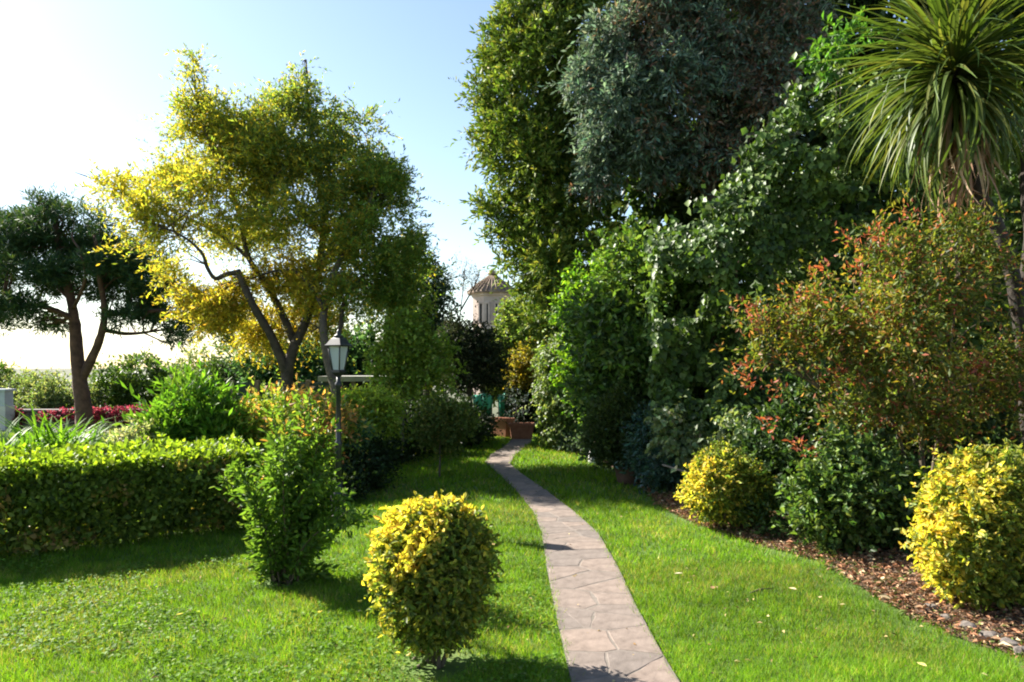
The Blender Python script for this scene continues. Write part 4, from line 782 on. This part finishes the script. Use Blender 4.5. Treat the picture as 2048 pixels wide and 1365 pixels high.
# ivy bank
IVY = [(4, (.05, .092, .016)), (3, (.075, .125, .024)), (3, (.028, .052, .011)), (1, (.12, .165, .045))]
def make_ivy():
    Y0 = 10.2; t = thing('ivy_covered_wall', 'high garden wall smothered in glossy green ivy behind the red shrub', 'ivy', (5.0, Y0 + .8, 0)); rng = np.random.default_rng(111)
    w = MB(); w.box((6.6, Y0 + 1.35, 1.3), (6.2, .4, 2.6)); w.build('wall', M_STONE, t)
    n = 64000; x = rng.uniform(1.9, 8.8, n); z = rng.uniform(.05, 6.6, n); P2 = np.stack([x, z, x * 0], 1)
    topz = 3.3 + 2.4 * np.clip((x - 2.2) / 1.9, 0, 1) + .5 * (noise(np.stack([x * 1.1, x * 0, x * 0 + 4], 1)) - .5) * 2
    bulge = .65 * noise(P2 * np.array((1.1, 1.0, 1)) + 3) + .4 * noise(P2 * 2.6 + 8) + .18 * noise(P2 * 6 + 2)
    y = Y0 + .85 - bulge * 1.25 + rng.random(n) ** 2 * .3 + np.clip(z - topz + .7, 0, 2) * .5; k = z < topz + .2 * rng.normal(size=n); k &= noise(np.stack([x * 2.8, z * 2.8, x * 0 + 5], 1)) > .27
    p = np.stack([x, y, z], 1)[k]; n = len(p)
    D = nrm(np.stack([rng.normal(size=n) * .5, -.35 + rng.normal(size=n) * .3, -.8 + rng.normal(size=n) * .35], 1)); N = nrm(np.stack([-.5 + rng.normal(size=n) * .55, -.5 + rng.normal(size=n) * .4, .55 + rng.normal(size=n) * .45], 1))
    col = pick(rng, n, IVY); m = noise(p * 1.4) > .56; s = m & (rng.random(n) < .5); col[s] = pick(rng, s.sum(), [(2, (.10, .155, .03)), (1, (.13, .19, .045))]); col *= (1 + .25 * rng.normal(size=(n, 1))).clip(.4, 1.7); sz = rng.uniform(.55, 1.35, n)
    leaves_mesh('foliage', p, D, N, .105 * sz, .09 * sz, col, M_IVY, t, .12, .1)
    for i in range(26):
        xx = rng.uniform(2.2, 8.5); pts = [np.array((xx, Y0 + .7, 0.0))]
        for j in range(7): pts.append(pts[-1] + np.array((rng.normal() * .14, -.05 + rng.normal() * .08, .5)))
        limbs('vine', t, [(pts, .022, .006)], M_TWIG, 5, i)
make_ivy()
# bright shrub masses
bush('laurel_shrub', 'massive dark green shrub lit on one side behind the potted bush', 'shrub', [blob(a, b, c, d, 12 + e) for a, b, c, d, e in ((1290, 580, 110, 95, 0), (1380, 560, 95, 90, -.1), (1230, 660, 80, 90, 0), (1340, 690, 110, 100, -.4), (1440, 660, 70, 110, -.2), (1250, 770, 90, 80, -.2), (1380, 800, 100, 90, -.3), (1470, 780, 60, 110, 0), (1300, 860, 110, 60, -.2), (1420, 880, 90, 60, -.2))], 7200, 9, .27, .12, .055,
     [(4, (.05, .095, .018)), (3, (.085, .14, .026)), (2, (.024, .048, .012)), (1, (.13, .18, .05))], 112, M_GLOSS, lobe=(10, .36), lump=.4, lf=3, nst=9, sr=.04, up=.35, tip=(.6, .8, .3), tip_pal=[(1, (.085, .15, .03))])
bush('bright_shrub', 'fresh lime green shrub between the conifer and the dark shrub', 'shrub', [blob(a, b, c, d, 13.4 + e) for a, b, c, d, e in ((1190, 590, 45, 60, 0), (1160, 640, 40, 50, 0), (1215, 560, 40, 40, .1), (1180, 690, 50, 60, 0), (1180, 760, 60, 70, .2))], 2000, 9, .27, .09, .045, FRESH, 113, lobe=(10, .36), lump=.4, up=.5, tip=(.5, .7, .4), tip_pal=[(1, (.14, .23, .02))])
bush('ivy_curtain', 'pale ivy curtain hanging beside the dark hedge block at path end', 'ivy', [blob(a, b, c, d, 15.4 + e) for a, b, c, d, e in ((1120, 740, 42, 60, 0), (1110, 810, 34, 55, 0), (1150, 790, 40, 70, -.1), (1150, 700, 50, 50, 0), (1130, 860, 40, 30, 0), (1180, 850, 40, 50, -.4))], 3000, 9, .22, .075, .06, [(3, (.11, .15, .045)), (2, (.15, .19, .075)), (2, (.06, .095, .025))], 114, M_GLOSS, hang=.9, up=-.3, lobe=(10, .36), lump=.35)
bush('low_shrub', 'low blue grey leaved shrub at the foot of the ivy curtain', 'shrub', [blob(1160, 880, 36, 24, 15), blob(1195, 885, 30, 24, 14)], 700, 8, .18, .06, .035, [(2, (.05, .08, .06)), (1, (.1, .13, .11)), (1, (.03, .05, .03))], 115)
# potted bush, pot, stump, post
pc = np.array((P(1255, 0, 11.0)[0], 11.0, 0))
pt = thing('plant_pot', 'wide dark brown clay pot under the potted dark bush', 'pot', pc)
mb = MB(); mb.lathe(pc, [(.13, 0.0), (.15, .02), (.185, .2), (.19, .21), (.205, .21), (.205, .255), (.17, .255), (.165, .2)], 24); mb.build('body', M_POT, pt)
mb = MB(); mb.lathe(pc, [(.17, .19), (.165, .225)], 20); mb.build('soil', M_SOIL, pt)
bush('potted_bush', 'dense dark green bush growing in the brown clay pot', 'bush', [blob(1232, 860, 52, 60, 11.0, .36), blob(1262, 880, 45, 50, 11.0, .32), blob(1210, 880, 36, 45, 11.0, .28), blob(1240, 815, 35, 30, 11, .26)], 1900, 9, .16, .05, .025, [(4, (.035, .055, .014)), (2, (.055, .08, .018))], 116, base=(pc[0], pc[1], .22), zmin=.24, lump=.2)
mb = MB(); sp = P(1188, 0, 13.2); mb.lathe((sp[0], 13.2, 0), [(.1, -.02), (.105, .05), (.095, .2), (.08, .24), (.04, .25)], 12); tag(mb.build('edging_stone', M_CONC), 'pale upright stone at the lawn edge beside the potted bush', 'stone')
mb = MB(); sp = P(1287, 0, 10.6); mb.tube([(sp[0] - .03, 10.6, -.02), (sp[0], 10.6, .12), (sp[0] + .02, 10.6, .25)], [.035, .03, .033], 10); tag(mb.build('pale_pipe', M_BLUE), 'short pale blue pipe standing beside the brown clay pot', 'pipe')
bush('blue_leaved_shrub', 'wiry blue green plant between clay pot and golden bush', 'plant', [blob(1310, 880, 40, 60, 10.4, .3), blob(1300, 920, 30, 30, 10.3, .22), blob(1340, 930, 40, 30, 10, .25)], 650, 8, .2, .07, .03, [(2, (.04, .09, .075)), (1, (.08, .13, .11)), (1, (.03, .05, .03))], 117)
bush('glossy_ivy', 'pale glossy ivy sprays hanging in the gap behind the golden bush', 'ivy', [blob(1350, 860, 45, 28, 9.8, .2), blob(1370, 890, 30, 20, 9.7, .2), blob(1470, 860, 24, 22, 9.3, .2)], 260, 7, .2, .075, .055, [(2, (.15, .19, .09)), (1, (.09, .13, .05))], 118, M_GLOSS, hang=.7)
mb = MB(); mb.tube([P(1325, 930, 9.6), P(1350, 938, 9.4), P(1385, 948, 9.2)], [.012, .016, .014], 8); tag(mb.build('bare_stick', M_PALE), 'pale bare stick poking sideways out of the golden green bush', 'stick')

# red tinted shrub
def make_red():
    Y = 7.5; base = np.array((P(1850, 0, Y)[0], Y, .05)); t = thing('red_tinted_shrub', 'big airy shrub with red shoot tips and yellowing leaves', 'shrub', base)
    B = [blob(a, b, c, d, Y + e) for a, b, c, d, e in ((1830, 560, 130, 90, 0), (1700, 590, 100, 70, -.1), (1780, 660, 150, 90, -.3), (1620, 640, 80, 55, 0), (1560, 720, 75, 40, 0), (1660, 740, 110, 60, -.2), (1900, 650, 120, 100, 0), (1950, 550, 90, 70, .3), (1790, 760, 130, 70, -.3), (1720, 830, 90, 55, -.2), (1850, 820, 80, 60, 0), (1760, 490, 60, 45, .1), (1900, 480, 80, 50, .2), (1960, 740, 70, 70, .3), (1520, 640, 40, 22, .1), (1650, 880, 40, 30, -.1), (2010, 620, 60, 80, .1), (2020, 760, 60, 90, .1), (2030, 520, 40, 50, .3))]
    L = [([base, P(1840, 850, Y), P(1820, 700, Y), P(1800, 560, Y)], .03, .008), ([base + np.array((.05, .1, 0)), P(1880, 850, Y + .1), P(1900, 700, Y + .1), P(1920, 540, Y + .2)], .026, .007), ([base + np.array((-.1, 0, 0)), P(1800, 880, Y - .1), P(1730, 760, Y - .1), P(1640, 660, Y)], .024, .006), ([base + np.array((-.05, -.05, 0)), P(1780, 920, Y - .1), P(1690, 820, Y - .1), P(1560, 720, Y)], .02, .005)]
    for l in L: limbs('stem', t, [l], M_TWIG, 7)
    limbs('branch', t, twigs_to(B, L, 110, .009, 33), M_TWIG, 5)
    pal = [(4, (.065, .09, .018)), (3, (.10, .115, .02)), (3, (.04, .062, .014)), (1, (.16, .145, .025)), (1.5, (.20, .08, .04))]
    foliage('foliage', t, B, 5600, 10, .24, .058, .024, pal, M_LEAF, 34, lobe=(10, .32), shoot=.2, inner=.3, lump=.5, lf=3.5, up=.2, rnd=.6, spread=.75, gap=(2.6, .42), patch=[(2.2, .62, .15, [(2, (.16, .14, .024)), (1, (.19, .09, .04)), (3, (.10, .12, .02))])], tip=(.8, .85, .2), tip_pal=[(2, (.27, .075, .045)), (1, (.25, .13, .06))], zmin=.5)
    # red shoot clusters
    rng = np.random.default_rng(35); sp = [(1820, 430), (1755, 465), (1760, 490), (1700, 485), (1640, 540), (1500, 620), (1520, 640), (1480, 740), (1550, 780), (1500, 770), (1900, 610), (1745, 635), (1950, 740), (1960, 725), (1885, 785), (1680, 740), (1660, 750), (1760, 840), (1730, 870), (1785, 820), (1720, 540), (1620, 590), (1600, 890), (1630, 900), (1540, 850), (1800, 590), (1880, 900)]
    Pp = [];
    for (a, b) in sp:
        c = P(a, b, Y - .35 + rng.normal() * .1); Pp.append(c + rng.normal(size=(26, 3)) * np.array((.055, .05, .045)))
    Pp = np.vstack(Pp); n = len(Pp); sz = rng.uniform(.6, 1.3, n)
    leaves_mesh('red_shoots', Pp, nrm(rng.normal(size=(n, 3)) + np.array((-.4, -.2, .5))), nrm(rng.normal(size=(n, 3))), .06 * sz, .022 * sz, pick(rng, n, [(2, (.27, .07, .045)), (1, (.24, .11, .07)), (1, (.2, .05, .03))]), M_LEAF, t, kind='stuff')
make_red()
bush('glossy_shrub', 'glossy mid green shrub between two golden bushes in the bed', 'shrub', [blob(a, b, c, d, 6.9 + e) for a, b, c, d, e in ((1690, 960, 75, 60, 0), (1660, 1010, 60, 60, -.1), (1720, 1020, 80, 60, .1), (1680, 1070, 55, 40, 0), (1700, 910, 50, 35, .1), (1770, 970, 40, 50, .3))], 1900, 8, .2, .06, .034, [(3, (.06, .105, .025)), (3, (.10, .15, .04)), (2, (.03, .055, .014))], 119, M_GLOSS, fine=True, base=(3.1, 6.9, .04), lobe=(10, .36), lump=.35, up=.4)
bush('shade_filler_shrub', 'added dark undergrowth standing in for shade under the glossy shrub', 'shrub', [blob(1580, 1040, 60, 40, 7.5, .3), blob(1640, 1085, 50, 28, 7.2, .25), blob(1780, 1090, 70, 50, 6.9, .3), blob(1850, 1060, 70, 70, 6.9, .3), blob(1800, 1030, 80, 60, 7.3, .3)], 1300, 8, .2, .055, .028, DKG, 122, M_MATT, lump=.4, base=(3.5, 7.2, .04))  # added dark leaves where only deep shadow lies beneath the shrubs
bush('back_shrub', 'dark shaded shrub filling the gap behind the glossy shrub', 'shrub', [blob(a, b, c, d, 8.9 + e) for a, b, c, d, e in ((1560, 900, 100, 90, 0), (1660, 860, 100, 100, .2), (1780, 900, 110, 100, .3), (1900, 880, 110, 110, .3), (2020, 850, 100, 120, .3), (1600, 980, 90, 60, -.2), (1500, 960, 50, 60, .2), (1850, 980, 120, 60, 0), (2080, 960, 110, 90, .2))], 4200, 9, .25, .08, .04, DKG, 120, M_GLOSS, lobe=(10, .36), lump=.35, base=(4.2, 9.1, .04), nst=8, sr=.03)

# cabbage palm
def make_palm():
    Y = 8.1; base = np.array((P(2075, 0, Y)[0], Y + .2, 0.03)); t = thing('cordyline_palm', 'tall cordyline palm with arching sword leaves and brown dead skirt', 'palm', base)
    H1 = P(1905, 125, Y); H2 = P(2150, 60, Y + .3)
    L1 = [base, P(2055, 800, Y + .1), P(2035, 600, Y), P(2000, 470, Y), P(1950, 370, Y), P(1918, 260, Y), H1]
    L2 = [P(2040, 620, Y), P(2062, 480, Y + .1), P(2052, 330, Y + .2), P(2090, 180, Y + .3), H2]
    limbs('trunk', t, [(L1, .085, .065)], M_DKBARK, 12); limbs('branch', t, [(L2, .075, .06)], M_DKBARK, 10)
    rng = np.random.default_rng(44); variants = {}
    def variant(kind, v):
        if (kind, v) in variants: return variants[(kind, v)]
        r = np.random.default_rng(100 + v + (50 if kind == 'dead' else 0)); m = 9; l = r.uniform(1.1, 1.5) if kind == 'green' else r.uniform(.75, 1.05); w = .042 if kind == 'green' else .032
        bend = {0: .07, 1: .12, 2: .17, 3: .23}[v % 4] * r.uniform(.8, 1.2); e = 0.0; p = np.zeros(3); V = []; T = []; Cc = []
        c = (np.array(((.04, .064, .012), (.056, .078, .015), (.03, .052, .010), (.078, .085, .02), (.046, .068, .018))[v % 5]) if kind == 'green' else np.array(((.26, .15, .09), (.36, .25, .17), (.19, .10, .06), (.32, .24, .16), (.24, .14, .085))[v % 5]))
        for k in range(m + 1):
            q = k / m; ww = w / 2 * (0.55 + 1.6 * q) if q < .28 else w / 2 * max(.04, 1 - ((q - .28) / .72) ** 2.2); s = np.array((0, 1, 0)); V += [p - s * ww + np.array((0, 0, ww * .35)), p.copy(), p + s * ww + np.array((0, 0, ww * .35))]; tipc = c * (1 + (.8 * q * q if kind == 'green' else 0)); Cc += [tipc] * 3
            p = p + np.array((math.cos(e), 0, math.sin(e))) * l / m; e -= bend * (0.5 + q)
            if k:
                b = 3 * (k - 1); T += [(b, b+1, b+4), (b, b+4, b+3), (b+1, b+2, b+5), (b+1, b+5, b+4)]
        me = raw_mesh('leaf', np.array(V), np.array(T), np.array(Cc), True); me.materials.append(M_GLOSS if kind == 'green' else M_DRY); variants[(kind, v)] = me; return me
    def add(name, me, o, az, el, roll=0):
        ob = link(name, me, None, t); ob.location = tuple(o - org(t)); ob.rotation_euler = (Matrix.Rotation(az, 3, 'Z') @ Matrix.Rotation(-el, 3, 'Y') @ Matrix.Rotation(roll, 3, 'X')).to_euler()
    def head(Hc, ax, n, nd, sc=1.0):
        for i in range(n):
            f = i / n; az = i * 2.39996 + rng.normal() * .12; el = R(86) - f ** .75 * R(150) + rng.normal() * .1; v = int(rng.integers(0, 5)) + (0 if f < .35 else 0)
            kind = 'green'; add('leaf', variant(kind, v if f < .6 else v + 5), Hc + np.array((math.cos(az), math.sin(az), 0)) * .04 + ax * (-.30 * f + .05), az, el, rng.normal() * .3)
        for i in range(nd):
            az = rng.uniform(0, 6.283); add('dead_leaf', variant('dead', int(rng.integers(0, 5))), Hc + ax * rng.uniform(-.95, -.25) + np.array((math.cos(az), math.sin(az), 0)) * .07, az, R(rng.uniform(-90, -48)), rng.normal() * .5)
    ax1 = nrm(H1 - P(1918, 260, Y)); Vs, Ts, Cs = [], [], []; nb = 0
    for i in range(330):                      # the finer inner leaves of the head, too many to pick apart
        f = i / 330; az = i * 2.39996 + 1.1 + rng.normal() * .2; el = R(84) - f ** .75 * R(126) + rng.normal() * .14; me = variant('green', int(rng.integers(0, 5)) + 5)
        co = np.empty(len(me.vertices) * 3, np.float32); me.vertices.foreach_get('co', co); co = co.reshape(-1, 3) * np.array((.9, .75, .9)); Rm = np.array(Matrix.Rotation(az, 3, 'Z') @ Matrix.Rotation(-el, 3, 'Y') @ Matrix.Rotation(rng.normal() * .3, 3, 'X'))
        Vs.append(co @ Rm.T + H1 + ax1 * (-.34 * f + .03) - org(t)); ix = np.array([p.vertices[:] for p in me.polygons]); Ts.append(ix + nb); nb += len(co); cc = np.empty(len(co) * 4, np.float32); me.color_attributes['col'].data.foreach_get('color', cc); Cs.append(cc.reshape(-1, 4)[:, :3] * rng.uniform(.7, 1.1))
    lm = link('inner_leaves', raw_mesh('inner_leaves', np.vstack(Vs), np.vstack(Ts), np.vstack(Cs), True), M_GLOSS, t); lm['kind'] = 'stuff'
    head(H1, ax1, 285, 110); head(H2, np.array((0.2, 0, .98)), 10, 4)
make_palm()
# bright creeper sprig beside the palm
bush('creeper', 'bright green creeper spray hanging between cedar and palm head', 'creeper', [blob(1660, 95, 40, 28, 10.4, .2), blob(1640, 130, 25, 40, 10.4, .15), blob(1700, 70, 40, 25, 10.5, .2), blob(1680, 150, 22, 25, 10.5, .15)], 70, 8, .18, .11, .05, [(2, (.045, .11, .016)), (1, (.065, .14, .02))], 121, base=(4.4, 10.7, .04), hang=.5, nst=2, sr=.012)

# ================================================================== SMALL THINGS
rng = random.Random(12)
def rock(name, c, d, rz, seed, m, label, cat, group=None):
    import bmesh
    bm = bmesh.new(); bmesh.ops.create_icosphere(bm, subdivisions=2, radius=1); r = np.random.default_rng(seed); pl = nrm(r.normal(size=(9, 3)))
    for v in bm.verts:
        p = np.array(v.co); p = np.sign(p) * np.abs(p) ** .6
        for q in pl:
            k = p @ q
            if k > .86: p = p - q * (k - .86)
        v.co = Vector((p[0] * d[0] / 2, p[1] * d[1] / 2, p[2] * d[2] / 2))
    me = bpy.data.meshes.new(name); bm.to_mesh(me); bm.free(); o = link(name, me, m); o.location = c; o.rotation_euler = (0, 0, rz); return tag(o, label, cat, group)
labs = ['rough grey edging stone %s of the bed under the tall golden bush' % w for w in ('leading the row', 'second along the row', 'third along the row', 'fourth along the row', 'fifth along the row', 'ending the row')]
for i, (px, py) in enumerate(((1862, 1226), (1892, 1244), (1938, 1264), (1980, 1282), (2020, 1297), (2052, 1312))):
    g = G(px, py); rock('edging_stone', (g[0], g[1], .02), (rng.uniform(.10, .14), .08, rng.uniform(.07, .10)), R(-40 + rng.uniform(-15, 15)), 200 + i, M_EDGE, labs[i], 'stone', 'edging stones of the bed')
def leaf_thing(px, py, size, col, label, az):
    g = G(px, py); n = 6; V = []; T = []
    for k in range(n + 1):
        q = k / n; w = size * .28 * math.sin(math.pi * (q * .94 + .04)); z = .02 + .25 * size * (q - .5) ** 2; V += [(size * (q - .5), -w, z + w * .5), (size * (q - .5), 0, z), (size * (q - .5), w, z + w * .35)]
        if k: b = 3 * (k - 1); T += [(b, b+1, b+4), (b, b+4, b+3), (b+1, b+2, b+5), (b+1, b+5, b+4)]
    o = link('fallen_leaf', raw_mesh('fallen_leaf', np.array(V), np.array(T), np.tile(np.array(col), (len(V), 1)), True), M_DRY); o.location = (g[0], g[1], .016); o.rotation_euler = (0, 0, az); tag(o, label, 'leaf', 'fallen leaves on the lawn')
for a in ((1357, 1157, .07, (.5, .45, .3), 'cream fallen leaf on the lawn close to the path edge', .3), (1640, 1205, .045, (.4, .34, .15), 'pale yellow fallen leaf on lawn in front of the glossy shrub', 1.0), (1843, 1343, .06, (.42, .36, .12), 'yellow fallen leaf on the lawn below the edging stones', 2.0), (1685, 1220, .045, (.36, .3, .15), 'tan fallen leaf on the lawn near the leaf litter', .2), (985, 1098, .09, (.4, .28, .13), 'brown curled fallen leaf on grass beyond the golden bush', .1), (640, 1235, .05, (.55, .40, .05), 'golden fallen leaf on the lawn among clover', 1.3), (360, 1240, .05, (.5, .42, .06), 'mustard fallen leaf on shaded clover by the hedge', .7),
          (1425, 1186, .07, (.2, .12, .06), 'dark brown fallen leaf in the middle of the sunny lawn', 1.4), (1585, 1188, .06, (.45, .36, .2), 'small buff fallen leaf on the lawn short of the bed', 2.4)): leaf_thing(*a)
g1, g2 = G(1500, 1192), G(1545, 1183); mb = MB(); mb.tube([g1 + (0, 0, .02), (g1 + g2) / 2 + (0, .02, .028), g2 + (0, 0, .02)], [.005, .007, .004], 6); tag(mb.build('fallen_twig', M_TWIG), 'thin brown twig lying on the sunny lawn', 'twig')
print('LEAVES', NLEAF[0])
